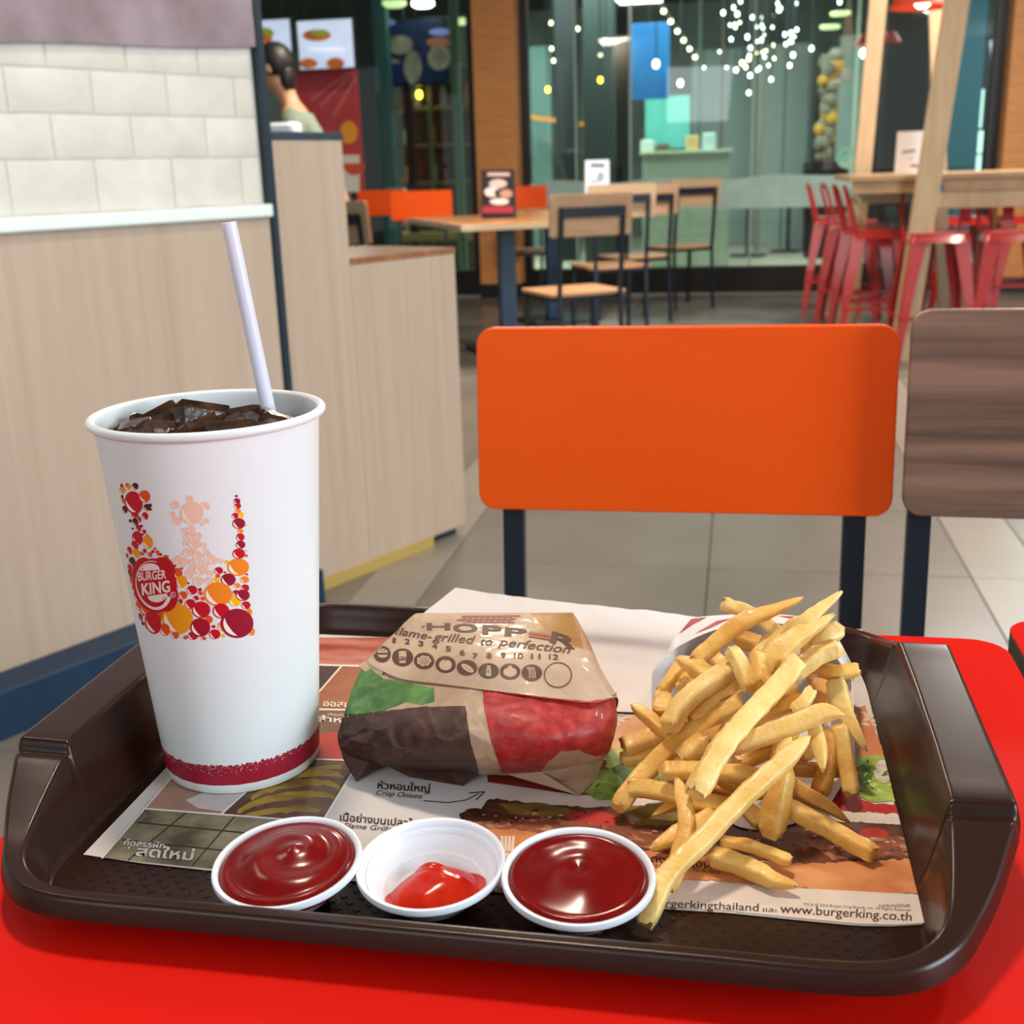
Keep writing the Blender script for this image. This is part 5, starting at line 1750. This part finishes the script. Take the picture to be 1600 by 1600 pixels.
# close the two open flanks and the base
n1 = NU + 1
for side in (0, NU):
    ring = [j * n1 + side for j in range(NV + 1)]
    c = sum((Vector(bmv[k]) for k in ring), Vector()) / len(ring)
    g.v.append(tuple(c))
    ci = len(g.v) - 1
    for a, b in zip(ring[:-1], ring[1:]):
        g.f.append((a, b, ci) if side else (b, a, ci))
        g.m.append(0)
build(g, 'wrapper', WM_, bg_, True, angle=70)
bvh = BVHTree.FromPolygons([Vector(v) for v in bmv], fs)
def wrap_surf(x, y, off):
    d = Vector(ray(x, y)).normalized()
    h = bvh.ray_cast(Vector(CAMP), d)
    if h[0] is None:
        return None
    return h[0] - d * off
g = G()
for zi, Z in ((1, Z_green), (2, Z_dark), (3, Z_red)):
    if zi == 1:
        Z = [(551, 1118) if q == (500, 1118) else (552, 1040) if q == (520, 1030) else q for q in Z]
    lay(g, wrap_surf, *poly(org(Z, .8, zi)), .00022, zi - 1, 3.5)
build(g, 'printed_patch', [WM_[1], WM_[2], WM_[3]], bg_, True)
g = G()
mats, mix = [], {}
BR = ink(mat('wrapper_ink', '#4c2c1e', .5))
def wt(s, p0, p1, h, mi=BR, **k):
    lay_text(g, wrap_surf, s, p0, p1, h, .0008, mi, **k)
for (s, x0, y0, x1, y1, h) in (('H', 668, 984, 702, 984, 10.5), ('O', 709, 987, 745, 987.5, 12.5), ('P', 755, 990.5, 782, 992, 14), ('P', 790, 993, 821, 995.5, 13), ('R', 860, 1003, 897, 1014, 17)):
    wt(s, (x0, y0), (x1, y1), h, bold=.045, step=4)
lay(g, wrap_surf, *poly([(658, 981), (661, 978), (664, 977.5), (660, 981)]), .0004, BR, 4)
# the stripes that stand for the missing letter
for k, c in enumerate(('#5f8a3a', '#b23a2a', '#4c2c1e', '#c2452c', '#4c2c1e')):
    lay(g, wrap_surf, *poly([(826, 985.5 + k * 2.0), (859, 989.5 + k * 2.3), (859, 991.8 + k * 2.3), (826, 987.6 + k * 2.0)]), .0004, ink(mat('stripe' + c, c, .5)), 5)
# dark red mark behind the name
mk = ink(mat('mark_red', '#7a3526', .5))
for q in (((722, 962), (812, 961), (814, 964), (720, 965)), ((716, 967), (808, 966), (802, 969.5), (712, 970)), ((730, 971), (806, 971.5), (803, 974), (724, 972.5))):
    lay(g, wrap_surf, *poly(list(q)), .0004, mk, 5)
for k in range(9):
    x = 724 + k * 9
    lay(g, wrap_surf, *poly([(x, 964), (x + 5, 964), (x + 2, 971), (x - 2, 971)]), .00045, mk, 5)
wt('flame-', (617, 991), (674, 1000), 12, shear=.3, step=4, bold=.01)
wt('grilled', (676, 1000), (742, 1006), 13, shear=.3, step=4, bold=.01)
wt('to', (751, 1007), (769, 1008), 12, shear=.3, step=4, bold=.01)
wt('perfection', (778, 1008), (891, 1021), 13, shear=.3, step=4, bold=.01)
NUM = [('1', 615, 1004), ('2', 636, 1006), ('3', 657, 1009), ('4', 679, 1013), ('5', 700, 1017), ('6', 722, 1023), ('7', 742, 1028), ('8', 764, 1028), ('9', 786, 1027), ('10', 810, 1028), ('11', 837, 1029), ('12', 865, 1030)]
for s, x, y in NUM:
    wd = 7.5 if len(s) == 1 else 14
    if s == '1':
        wd = 3.6
    wt(s, (x - wd / 2, y), (x + wd / 2, y + .5), 8, bold=.035, step=4)
KR = ink(mat('ink_kraft', '#b79c82', .5))
ICO = [(597, 1022, 13.5, 13), (629, 1027, 16.5, 14), (662.5, 1032.5, 16, 13), (696, 1038, 16, 13), (729.5, 1043, 16, 12), (763.5, 1048, 16, 12), (797, 1049, 16, 12.5), (831, 1051, 16, 13)]
def wp(pts, mi, off=.00055, st=4):
    lay(g, wrap_surf, *poly(pts), off, mi, st)
for k, (x, y, rx, ry) in enumerate(ICO):
    wp(ell(x, y, rx, ry), BR, .0004)
    o2, o3 = .00055, .0007
    if k == 0:
        wp(ell(x + 1, y - 2, 8, 6.5, 0, 180, 360), KR); wp(ell(x + 1, y + 1, 8, 4.5, 0, 0, 180), KR)
        for q in (-3, 0, 3):
            wp([(x + q, y - 4), (x + q + 1, y - 4), (x + q + 1.6, y - 7), (x + q + .6, y - 7)], BR, o3)
    elif k == 1:
        wp([(x - 6, y - 6), (x + 6, y - 6), (x + 5, y + 9), (x - 5, y + 9)], KR); wp(ell(x, y - 8, 6.5, 2), KR)
        wp([(x - 5, y - 1), (x + 5, y - 1), (x + 5, y + 5), (x - 5, y + 5)], BR, o3)
        lay_text(g, wrap_surf, 'MAYO', (x - 4.6, y + 4), (x + 4.6, y + 4), 4.4, .00085, KR, step=3)
    elif k == 2:
        for a in range(7):
            wp(ell(x + 7 * math.cos(a * .9), y + 5 * math.sin(a * .9), 4.5, 3.4), KR)
        wp(ell(x, y, 7.5, 5.5), BR, .00062); wp(ell(x, y, 6.5, 4.6), KR, o3); wp(ell(x, y, 4, 2.8), BR, .0008); wp(ell(x, y, 2.8, 1.8), KR, .0009)
    elif k == 3:
        wp(ell(x, y + 1, 10, 8.5), KR); wp([(x - 1, y - 4), (x, y - 9), (x + 1.2, y - 9), (x + 5, y - 8), (x + 1.5, y - 6.5)], BR, o3)
    elif k == 4:
        wp(ell(x + 1, y + 1, 11, 4.5, 32), KR)
        for q in (-4, 0, 4):
            wp(ell(x + 1 + q, y + q * .6 + 1, 1, .8), BR, o3)
    elif k == 5:
        wp([(x - 3.5, y - 4), (x + 3.5, y - 4), (x + 4, y + 8), (x - 4, y + 8)], KR)
        wp([(x - 2.5, y - 8), (x + 2.5, y - 8), (x + 3, y - 4.6), (x - 3, y - 4.6)], KR)
        lay_text(g, wrap_surf, 'K', (x - 2, y + 4), (x + 2, y + 4), 6, .0008, BR, step=3)
    elif k == 6:
        wp(ell(x, y + 1, 10.5, 7.5), KR); wp([(x - 2, y - 5), (x - 3, y - 10), (x, y - 8), (x + 3, y - 10), (x + 2, y - 5)], KR)
    else:
        for q in (-5, -1, 3):
            wp([(x + q - 3, y - 8), (x + q, y - 8.5), (x + q + 3, y), (x + q + 3, y + 8), (x + q + .4, y + 8), (x + q + .5, y + 1)], KR)
            wp([(x + q - 2, y - 7), (x + q - 1.2, y - 7), (x + q + 1.9, y), (x + q + 1.8, y + 7), (x + q + 1.1, y + 7), (x + q + 1.2, y + 1)], BR, o3)
ring_o, ring_i = ell(872, 1054.5, 22, 20, n=36), ell(872, 1054.5, 20.5, 18.5, n=36)
for k in range(36):
    wp([ring_o[k], ring_o[(k + 1) % 36], ring_i[(k + 1) % 36], ring_i[k]], BR)
build(g, 'wrapper_print', mats, bg_)
# folded corners sticking out below
def fold(tris, name, mt):
    g = G()
    for tri in tris:
        pts = [A(*p) for p in tri]
        g.add(pts, [tuple(range(len(pts)))])
        nn = (pts[1] - pts[0]).cross(pts[2] - pts[0]).normalized() * .0002
        g.add([p + nn for p in pts], [tuple(range(len(pts) - 1, -1, -1))])
    build(g, name, mt, bg_)
fold([((529, 1158, .020), (540, 1160, .019), (557, 1222, .0005)), ((540, 1160, .019), (582, 1180, .012), (557, 1222, .0005)), ((557, 1222, .0005), (582, 1180, .012), (596, 1196, .004)), ((529, 1158, .020), (557, 1222, .0005), (536, 1186, .006))], 'corner_fold', WM_[2])
fold([((590, 1190, .008), (690, 1200, .006), (724, 1228, .0006)), ((590, 1190, .008), (724, 1228, .0006), (640, 1214, .0008)), ((690, 1200, .006), (748, 1204, .006), (724, 1228, .0006))], 'under_fold', WM_[2])
fold([((846, 1206, .010), (862, 1178, .021), (870, 1222, .003)), ((862, 1178, .021), (882, 1172, .024), (870, 1222, .003)), ((882, 1172, .024), (912, 1180, .020), (870, 1222, .003)), ((912, 1180, .020), (946, 1180, .016), (932, 1216, .0025)), ((912, 1180, .020), (932, 1216, .0025), (870, 1222, .003)),
      ((870, 1222, .003), (932, 1216, .0025), (905, 1243, .0006)), ((846, 1206, .010), (870, 1222, .003), (905, 1243, .0006)), ((785, 1208, .006), (846, 1206, .010), (905, 1243, .0006))], 'corner_fold', M_kraft)
# loose lip of the top flap standing off at both ends
fold([((571, 1031, .047), (600, 1048, .047), (590, 1066, .041)), ((560, 1040, .045), (571, 1031, .047), (590, 1066, .041))], 'flap_tip', WM_[5])
fold([((936, 1068, .046), (964, 1083, .043), (958, 1097, .038), (934, 1092, .043))], 'flap_tip', WM_[5])

# ---------------------------------------------------------------- sauce cups
M_cupw = mat('sauce_cup_white', '#dde2ea', .38, '#e2e6ee', 5, spec=.5, sss=.0)
def ketchup_mat(nm, c, c2, tr=0.):
    return mat(nm, c, .2, c2, 90, spec=.33, coat=.0, sss=.04)
K1 = ketchup_mat('ketchup', '#6a0706', '#760a08')
K2 = ketchup_mat('ketchup_bright', '#b81a0c', '#cc2c12')
def sauce(cx, cy, lab, klab, kind, tilt=(0, 0)):
    Z0 = FZ + .0009
    t = thing('sauce_cup', lab, 'sauce cup', (cx, cy, Z0))
    H_ = .0158
    prof = [(.0001, 0), (.0165, 0), (.0174, .0006), (.0202, .0045), (.0211, .0053), (.0222, .0056), (.0250, .0102), (.0268, .0120), (.0276, H_ - .002), (.0292, H_ - .0016), (.0297, H_ - .0026), (.0303, H_ - .0024), (.0306, H_ - .001), (.0302, H_ + .0002), (.0292, H_ + .0004), (.0281, H_ - .0004), (.0276, H_ - .0022), (.0271, H_ - .0032), (.0267, H_ - .005), (.0266, H_ - .0034), (.0258, H_ - .0046), (.0256, H_ - .0054), (.0247, H_ - .0064), (.0225, .0068), (.0218, .0059), (.0174, .0016), (.0163, .0010), (.0001, .0010)]
    build(G().lathe(prof, (cx, cy, Z0), 72), 'cup_body', M_cupw, t, True, angle=55)
    g = G()
    NR, NA = 56, 120
    vs = []
    for j in range(NR + 1):
        q = 1 - j / NR
        for k in range(NA):
            a = 2 * PI * k / NA
            if kind == 2:
                rm = .0185 * (1 + .10 * math.sin(a * 2 + .6) + .06 * math.sin(a * 3 + 2))
                r_ = rm * q
                X, Y = .0018 + r_ * math.cos(a), -.0030 + r_ * math.sin(a)
                dome = (1 - q ** 2.6)
                z = .0022 + .0078 * dome + .0022 * max(0, 1 - ((X + .004) ** 2 / .00005 + (Y - .009) ** 2 / .00001)) + .0011 * noise.noise(Vector((X * 130, Y * 130, 5))) * dome
                z += .0012 * max(0, 1 - abs(Y - .004 + .25 * X) / .002) * dome
                rr_ = math.hypot(X, Y)
                z = max(z, .0022 + max(0, rr_ - .0172) * 1.0)
            else:
                r_ = .0277 * q
                X, Y = r_ * math.cos(a), r_ * math.sin(a)
                sp = math.sin(q * 9.5 - a + (0 if kind == 1 else 2.2))
                z = H_ - .0016 + (.0072 if kind == 1 else .0050) * (1 - q ** 1.6)
                z += (.0009 if kind == 1 else .0002) * sp * math.sin(PI * min(1, q * 1.05)) ** 1.2
                z += .0009 * noise.noise(Vector((X * 75, Y * 75, kind))) * (1 - q ** 4)
                if q < .16:
                    z += .0008 * (.16 - q) / .16 * (1 if kind == 1 else -1.2)
                if kind == 1:
                    X += .0035 * (1 - q ** 1.2)
                    Y += .002 * (1 - q ** 1.2)
                else:
                    Y += .0015 * (1 - q)
                z += .0010 * math.exp(-((q - .93) / .05) ** 2)
            vs.append((cx + X, cy + Y, Z0 + z))
            if j == NR:
                pass
    fs_ = []
    for j in range(NR):
        for k in range(NA):
            k2 = (k + 1) % NA
            fs_.append((j * NA + k, j * NA + k2, (j + 1) * NA + k2, (j + 1) * NA + k))
    sk = .55 if kind == 2 else .93
    low = [(cx + (v[0] - cx) * sk, cy + (v[1] - cy) * sk, Z0 + (.0012 if kind == 2 else H_ - .007)) for v in vs[:NA]]
    g.add(vs, fs_)
    b0 = len(g.v)
    g.v += low
    g.f += [(b0 + k, b0 + (k + 1) % NA, (k + 1) % NA, k) for k in range(NA)]
    g.m += [0] * NA
    kt = build(g, 'ketchup', K2 if kind == 2 else K1, None, True, cat='sauce', label=klab, org=(cx, cy, Z0))
    for o in (t, kt):
        o.rotation_euler = (R(tilt[0]), R(tilt[1]), 0)
        o.location.z += .0182 * math.sin(R(abs(tilt[0]) + abs(tilt[1])))
    return t
sauce(-.1748, .3915, 'white paper sauce cup under the drink cup, heaped with swirled ketchup', 'dark red ketchup swirled to a peak in the sauce cup nearest the drink cup', 1, (4, -2))
sauce(-.1165, .3990, 'middle white sauce cup with only a little ketchup', 'small bright red blob of ketchup in the middle sauce cup', 2, (4, -1))
sauce(-.0568, .3990, 'white sauce cup beside the fries, filled to the rim with smooth dark ketchup', 'smooth dark red ketchup with faint rings in the sauce cup beside the fries', 3, (4.5, 1))

# ---------------------------------------------------------------- fries carton
FZm = MZ + .0004
def F(x, y, h):
    return at(x, y, FZm + h / 1000)
car = thing('fries_carton', 'white paper fries carton with red stripes lying behind the fries', 'carton', F(1180, 1150, 0))
mouth = [F(1018, 1112, 9), F(1018, 1053, 24), F(1042, 1022, 32), F(1070, 1003, 38), F(1108, 986, 43), F(1150, 975, 46), F(1200, 972, 46.5), F(1250, 979, 46), F(1295, 1006, 42), F(1332, 1062, 30), F(1335, 1130, 18), F(1336, 1192, 8), F(1300, 1252, 1.2), F(1225, 1291, .6), F(1140, 1285, .6), F(1060, 1200, .6)]
bk = []
BKP = {2: (1048, 1008, .590), 3: (1064, 984, .600), 4: (1082, 966, .612), 5: (1146, 960, .618), 6: (1200, 959, .620), 7: (1255, 965, .618), 8: (1306, 990, .606), 9: (1338, 1050, .600)}
for i, p in enumerate(mouth):
    up_h = p.z - FZm
    tx = .012
    X = tx + (p.x - tx) * .80
    Y = .640 if up_h < .01 or i in (12, 13, 14, 15) else p.y + .02
    if i in BKP:
        bk.append(atY(*BKP[i]))
    else:
        bk.append(Vector((X, min(Y, .64) if i not in (12, 13, 14, 15) else .60, FZm + up_h * .90)))
base_ = [Vector((.012 + (p.x - .012) * .62, .648 + .0006 * i, FZm + .002 + (p.z - FZm) * .30)) for i, p in enumerate(mouth)]
def dense(L_, k=6):
    n = len(L_)
    o = []
    for i in range(n):
        a, b, c, d = L_[i - 1], L_[i], L_[(i + 1) % n], L_[(i + 2) % n]
        for q in range(k):
            t = q / k
            if i in (0, 9, 11) or i in (15, 8, 10):
                o.append(b.lerp(c, t))
            else:
                o.append(.5 * ((2 * b) + (c - a) * t + (2 * a - 5 * b + 4 * c - d) * t * t + (3 * b - a - 3 * c + d) * t ** 3))
    return o
mo, b2, b3 = dense(mouth), dense(bk), dense(base_)
for L_ in (mo, b2, b3):
    for p in L_:
        p.z = max(p.z, FZm + .0002)
cen = Vector((.012, .55, FZm + .02))
def shrink(L_, d):
    return [p + (cen - p).normalized() * d for p in L_]
g = G()
g.rings([shrink(b3, .0006), shrink(b2, .0006), shrink(mo, .0006), mo, b2, b3], cap=False)
build(g, 'carton_wall', mat('carton_white', '#e0dad8', .5, '#e6e0de', 4), car, True, angle=35)
# red stripes printed on the outside of the raised panel
cb = BVHTree.FromPolygons([Vector(v) for v in g.v], [f for f in g.f])
def car_surf(x, y, off):
    d = Vector(ray(x, y)).normalized()
    h = cb.ray_cast(Vector(CAMP), d)
    return None if h[0] is None or h[0].y > .64 else h[0] - d * off
g = G()
S_ = flat('#a8324a')
for q in ([(1061, 990), (1080, 967), (1105, 964), (1080, 977)], [(1086, 990), (1120, 970), (1142, 966), (1110, 981)], [(1215, 962), (1240, 963), (1262, 968), (1240, 968)]):
    lay(g, car_surf, *poly(q), .0003, 0, 5)
if g.v:
    build(g, 'printed_stripe', S_, car)

# ---------------------------------------------------------------- fries
M_fries = [mat('fry_golden', '#dc9f42', .42, '#efc36c', 55, (1, 1, 1), bump=.55, bscale=330, sss=.25, spec=.5, coat=.08),
           mat('fry_pale', '#e0b45c', .42, '#f0d088', 60, (1, 1, 1), bump=.5, bscale=330, sss=.28, spec=.5, coat=.08),
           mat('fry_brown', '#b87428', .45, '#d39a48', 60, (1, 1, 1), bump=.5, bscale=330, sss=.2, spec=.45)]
def zc_(x, y):
    return 940 + x * .3125, 880 + y * .3125
def fry(label, pts, wd, hs, kind=0, tip=(0, 0), seed=0):
    """pts in the close-up's pixels, wd its width there, hs heights in mm over the mat, tip: how pointed each end is"""
    rnd = random.Random(seed + 17)
    P = []
    for i, (x, y) in enumerate(pts):
        t = i / (len(pts) - 1)
        if len(hs) == len(pts):
            h = hs[i]
        else:
            h = hs[0] + (hs[-1] - hs[0]) * t
        X, Y = zc_(x, y)
        P.append(at(X, Y, FZm + h / 1000))
    # width in metres at that distance
    dist = (P[0] - Vector(CAMP)).dot(Vector(_f))
    W_ = wd * .3125 / FPX * dist * .94
    W_ = max(.0046, min(W_ * 1.1, .0115))
    H_ = W_ * rnd.uniform(.82, .98)
    Pm = [p.copy() for p in P]
    NS = 26
    path = [catmull(Pm, (len(Pm) - 1) * k / NS) for k in range(NS + 1)]
    lowest = H_ * .5
    for p in path:
        p.z = max(p.z, FZm + lowest)
    rs = []
    tw = rnd.uniform(-.5, .5)
    tw2 = rnd.uniform(-.35, .35)
    L_ = sum((path[i + 1] - path[i]).length for i in range(NS))
    for k, p in enumerate(path):
        t = k / NS
        T = (path[min(k + 1, NS)] - path[max(k - 1, 0)]).normalized()
        up = Vector((0, -.35, 1))
        sd = T.cross(up).normalized()
        up = sd.cross(T)
        an = tw + tw2 * t
        u = sd * math.cos(an) + up * math.sin(an)
        v = up * math.cos(an) - sd * math.sin(an)
        s = 1.
        e0, e1 = t * L_ / W_, (1 - t) * L_ / W_
        for e, tp in ((e0, tip[0]), (e1, tip[1])):
            if tp:
                s *= min(1, (.12 + .88 * min(1, e / (1.2 + 3.2 * tp)) ** .7))
            else:
                s *= min(1, .80 + .25 * min(1, e / .35))
        ring = []
        for q in range(16):
            a = 2 * PI * (q + .5) / 16
            c_, s_ = math.cos(a), math.sin(a)
            ex = .42
            x = math.copysign(abs(c_) ** ex, c_) * W_ * .5 * s
            y = math.copysign(abs(s_) ** ex, s_) * H_ * .5 * s
            w_ = 1 + .16 * noise.noise(Vector((p.x * 190 + q * .25, p.y * 190, seed * 3.3))) + .05 * noise.noise(Vector((t * 7, q * .5, seed)))
            b = p + (u * x + v * y) * w_
            b.z = max(b.z, FZ + .0006)
            ring.append(b)
        rs.append(ring)
    g = G()
    g.rings(rs)
    # dented cut ends
    for r_, kk, Tn in ((rs[0], 0, path[0] - path[1]), (rs[-1], 1, path[-1] - path[-2])):
        Tn = Tn.normalized()
        for i in range(16):
            idx = (0 if kk == 0 else len(rs) - 1) * 16 + i
            g.v[idx] = tuple(Vector(g.v[idx]) + Tn * W_ * .22 * rnd.uniform(-.6, 1))
    return build(g, 'french_fry', M_fries[kind], None, True, cat='french fry', label=label, group='french fries spilling from the carton', org=path[0], angle=60)
FR = [
    ('thick pale fry slanting over the middle of the pile, uppermost there', [(975, 495), (900, 590), (720, 780), (580, 950), (475, 1145)], 100, (61, 56, 49, 42, 32), 1, (0, 0)),
    ('longest pale fry reaching from the pile down over the mat to the tray floor', [(1035, 870), (900, 1000), (720, 1160), (500, 1390), (330, 1560), (215, 1800)], 88, (46, 39, 31, 21, 14, 3.2), 1, (.2, 0)),
    ('long golden fry running down to the left with its end beside the lettuce print', [(700, 700), (560, 770), (400, 890), (230, 1030), (85, 1215)], 90, (40, 35, 27, 18, 7), 0, (0, 0)),
    ('pale fry with ragged tip lying across the pile, pointing to the right', [(1200, 760), (1100, 755), (900, 830), (650, 920)], 88, (52, 51, 46, 38), 1, (.25, 0)),
    ('golden fry with thin crisp tip at the top of the pile', [(1000, 175), (860, 235), (720, 285), (590, 380), (470, 490)], 76, (76, 73, 69, 61, 52), 0, (.8, 0)),
    ('short pale fry crossing under the crisp tipped one at the top', [(610, 205), (740, 250), (890, 345)], 62, (71, 67, 61), 1, (0, 0)),
    ('broad pale fry with a split pointed tip, highest of all', [(1200, 145), (1110, 215), (1020, 290), (930, 350), (850, 450)], 92, (82, 77, 72, 66, 58), 1, (.7, 0)),
    ('broad pale fry ending in ragged edge just below the highest one', [(1150, 265), (1060, 320), (950, 390), (850, 480), (760, 600)], 112, (74, 70, 65, 58, 50), 1, (.6, 0)),
    ('soft yellow fry sticking out at the upper right below the highest tip', [(1180, 330), (1110, 380), (1010, 430)], 88, (64, 61, 55), 1, (0, 0)),
    ('thick yellow fry at the upper right with a ragged whitish end', [(1180, 420), (1080, 460), (950, 560)], 88, (60, 57, 50), 1, (0, 0)),
    ('yellow fry lying level at the right, sticking out over the carton edge', [(1275, 535), (1150, 545), (1020, 520)], 66, (46, 46, 44), 0, (0, 0)),
    ('fry hanging over the right edge of the carton with a pointed end', [(1170, 590), (1200, 720), (1260, 830), (1320, 930)], 95, (42, 34, 28, 21), 1, (0, .5)),
    ('brownish fry upright inside the right of the carton', [(1095, 570), (1095, 700), (1080, 780)], 80, (32, 28, 24), 2, (0, 0)),
    ('fry hanging at the far right, its blunt end on the lettuce print', [(1190, 820), (1215, 960), (1250, 1150)], 78, (30, 20, 7), 0, (0, 0)),
    ('brown toned fry hanging beside the far right one', [(1130, 850), (1130, 1000), (1090, 1155)], 78, (27, 18, 8), 2, (0, 0)),
    ('small pale fry end hanging down with frayed white tip, right of the long ones', [(1040, 740), (1080, 880), (1108, 1035)], 70, (47, 42, 34), 1, (0, .3)),
    ('small pale nub pointing up at the right of the middle', [(1050, 640), (1015, 690), (960, 740)], 62, (52, 49, 45), 1, (0, 0)),
    ('golden fry end lying across under the thick pale one, right side', [(1010, 700), (880, 720), (740, 785)], 84, (46, 44, 39), 0, (0, 0)),
    ('pale fry standing up in the pile left of the broad ones', [(650, 440), (690, 500), (745, 630)], 76, (62, 58, 50), 1, (0, 0)),
    ('small golden fry standing beside the upright pale one', [(780, 460), (800, 530), (800, 610)], 86, (60, 56, 52), 0, (0, 0)),
    ('short fry stub poking out between the broad ones and the upright pair', [(845, 370), (800, 430), (760, 480)], 54, (60, 57, 54), 1, (0, 0)),
    ('short bent fry with a sharp corner at the upper left of the pile', [(375, 475), (450, 510), (545, 570)], 88, (50, 50, 50), 0, (.2, 0)),
    ('golden fry sloping to the left just inside the carton, over the bent one', [(650, 525), (520, 610), (400, 710), (335, 820)], 98, (53, 49, 43, 36), 1, (0, 0)),
    ('golden fry parallel below the sloping one', [(700, 570), (580, 660), (450, 780)], 92, (47, 42, 35), 0, (0, 0)),
    ('fry half hidden in the carton at its left wall', [(400, 510), (350, 580), (300, 640)], 66, (42, 38, 33), 0, (0, 0)),
    ('stubby fry piece behind the sloping fries at the left', [(440, 560), (405, 630)], 70, (40, 36), 0, (0, 0)),
    ('rounded golden fry end resting against the left wall of the carton', [(310, 655), (300, 750)], 88, (32, 27), 0, (0, 0)),
    ('thin fry pointing up left beyond the carton', [(150, 705), (240, 775), (350, 860)], 60, (30, 29, 27), 0, (.2, 0)),
    ('thick golden fry end at the far left over the tomato print', [(110, 915), (250, 865), (400, 800)], 92, (18, 22, 27), 0, (0, 0)),
    ('lower fry end at the far left, tucked under the thick golden one', [(110, 975), (230, 960), (390, 900)], 70, (10, 13, 20), 0, (0, 0)),
    ('level fry crossing the lower middle of the pile', [(305, 1035), (500, 1040), (700, 1055), (860, 1090)], 80, (27, 26, 24, 21), 0, (0, 0)),
    ('long level fry below the other level one, its end at the left', [(135, 1120), (300, 1140), (480, 1195), (660, 1215)], 82, (16, 15, 13, 10), 0, (0, 0)),
    ('fry bent in its middle, lying beside the longest one', [(375, 1080), (410, 1180), (425, 1320), (395, 1450), (330, 1620)], 78, (28, 25, 20, 14, 8), 0, (.25, 0)),
    ('tiny fry tip showing between the level fry and the bent one', [(262, 1255), (330, 1220), (400, 1180)], 66, (7, 8, 10), 0, (.4, 0)),
    ('short thick fry lying on the mat under the bent one', [(250, 1425), (400, 1345), (560, 1265)], 88, (5, 7, 10), 0, (.2, 0)),
    ('wide upright fry hanging in the lower middle with a blunt end', [(905, 1020), (880, 1180), (850, 1350)], 108, (30, 20, 6), 0, (0, 0)),
    ('long fry running down right over the patty print with a square end', [(920, 1215), (1080, 1300), (1230, 1380), (1360, 1455)], 88, (13, 9, 6, 4.6), 0, (0, 0)),
    ('brown tapering fry pointing down right above the long square ended one', [(900, 1095), (1040, 1170), (1150, 1230), (1225, 1285)], 92, (16, 12, 9, 6), 2, (0, .7)),
    ('small fry lying lowest on the mat, behind the last one', [(600, 1390), (760, 1420), (940, 1490)], 62, (10, 8, 6), 0, (0, 0)),
    ('lowest fry on the right, lying on the bun print with a torn end', [(545, 1465), (700, 1510), (850, 1580), (975, 1615)], 88, (6, 5, 4.5, 4.4), 0, (0, .3)),
    ('fry seen in the gap under the level fry', [(540, 1115), (690, 1150)], 66, (14, 12), 2, (0, 0)),
    ('fry stump between the long fry and the wide upright one', [(720, 1220), (800, 1300)], 76, (12, 8), 0, (0, 0)),
    ('level fry in the shade behind the right hand fries', [(950, 1020), (1080, 1035), (1190, 1040)], 78, (14, 12, 9), 2, (0, 0)),
    ('fry crossing deep in the middle gap of the pile', [(680, 990), (770, 950), (860, 910)], 92, (27, 28, 30), 0, (0, 0)),
    ('fry behind the longest one, in the middle of the pile', [(900, 860), (900, 1010)], 96, (34, 28), 0, (0, 0)),
    ('fry under the thick pale one at the left of the middle', [(510, 880), (400, 975)], 92, (30, 23), 0, (0, 0)),
    ('short fry glimpsed under the long golden one', [(580, 790), (530, 900)], 84, (32, 28), 2, (0, 0)),
    ('dark fry deep inside the carton under the crisp tipped one', [(690, 380), (790, 410)], 84, (38, 38), 2, (0, 0)),
    ('golden fry deep in the right part of the carton', [(960, 610), (870, 660)], 74, (38, 37), 2, (0, 0)),
    ('fry end inside the carton above the sloping fries', [(560, 470), (620, 520)], 66, (46, 46), 0, (0, 0)),
    ('fry piece low at the left between the long golden fry and the level one', [(300, 985), (470, 1000)], 84, (16, 20), 0, (0, 0)),
    ('half buried fry at the left foot of the pile', [(180, 1015), (300, 960)], 70, (8, 12), 0, (0, 0)),
    ('brownish fry buried at the right of the longest one', [(1000, 930), (1050, 960)], 90, (24, 22), 2, (0, 0)),
    ('fry buried below the ragged pale one', [(760, 900), (960, 850)], 80, (33, 35), 0, (0, 0)),
    ('fry leaning in the back of the carton at the right', [(1010, 480), (1090, 600)], 74, (36, 30), 2, (0, 0)),
    ('fry leaning in the back of the carton at the left', [(480, 620), (600, 560)], 74, (36, 38), 2, (0, 0)),
    ('fry buried in the middle left of the pile', [(420, 800), (560, 740)], 80, (30, 34), 0, (0, 0)),
    ('fry buried left of the wide upright one', [(600, 1080), (800, 1140)], 80, (17, 17), 2, (0, 0)),
]
for i, (lab, pts, wd, hs, kd, tp) in enumerate(FR):
    fry(lab, pts, wd, hs, kd, tp, i)
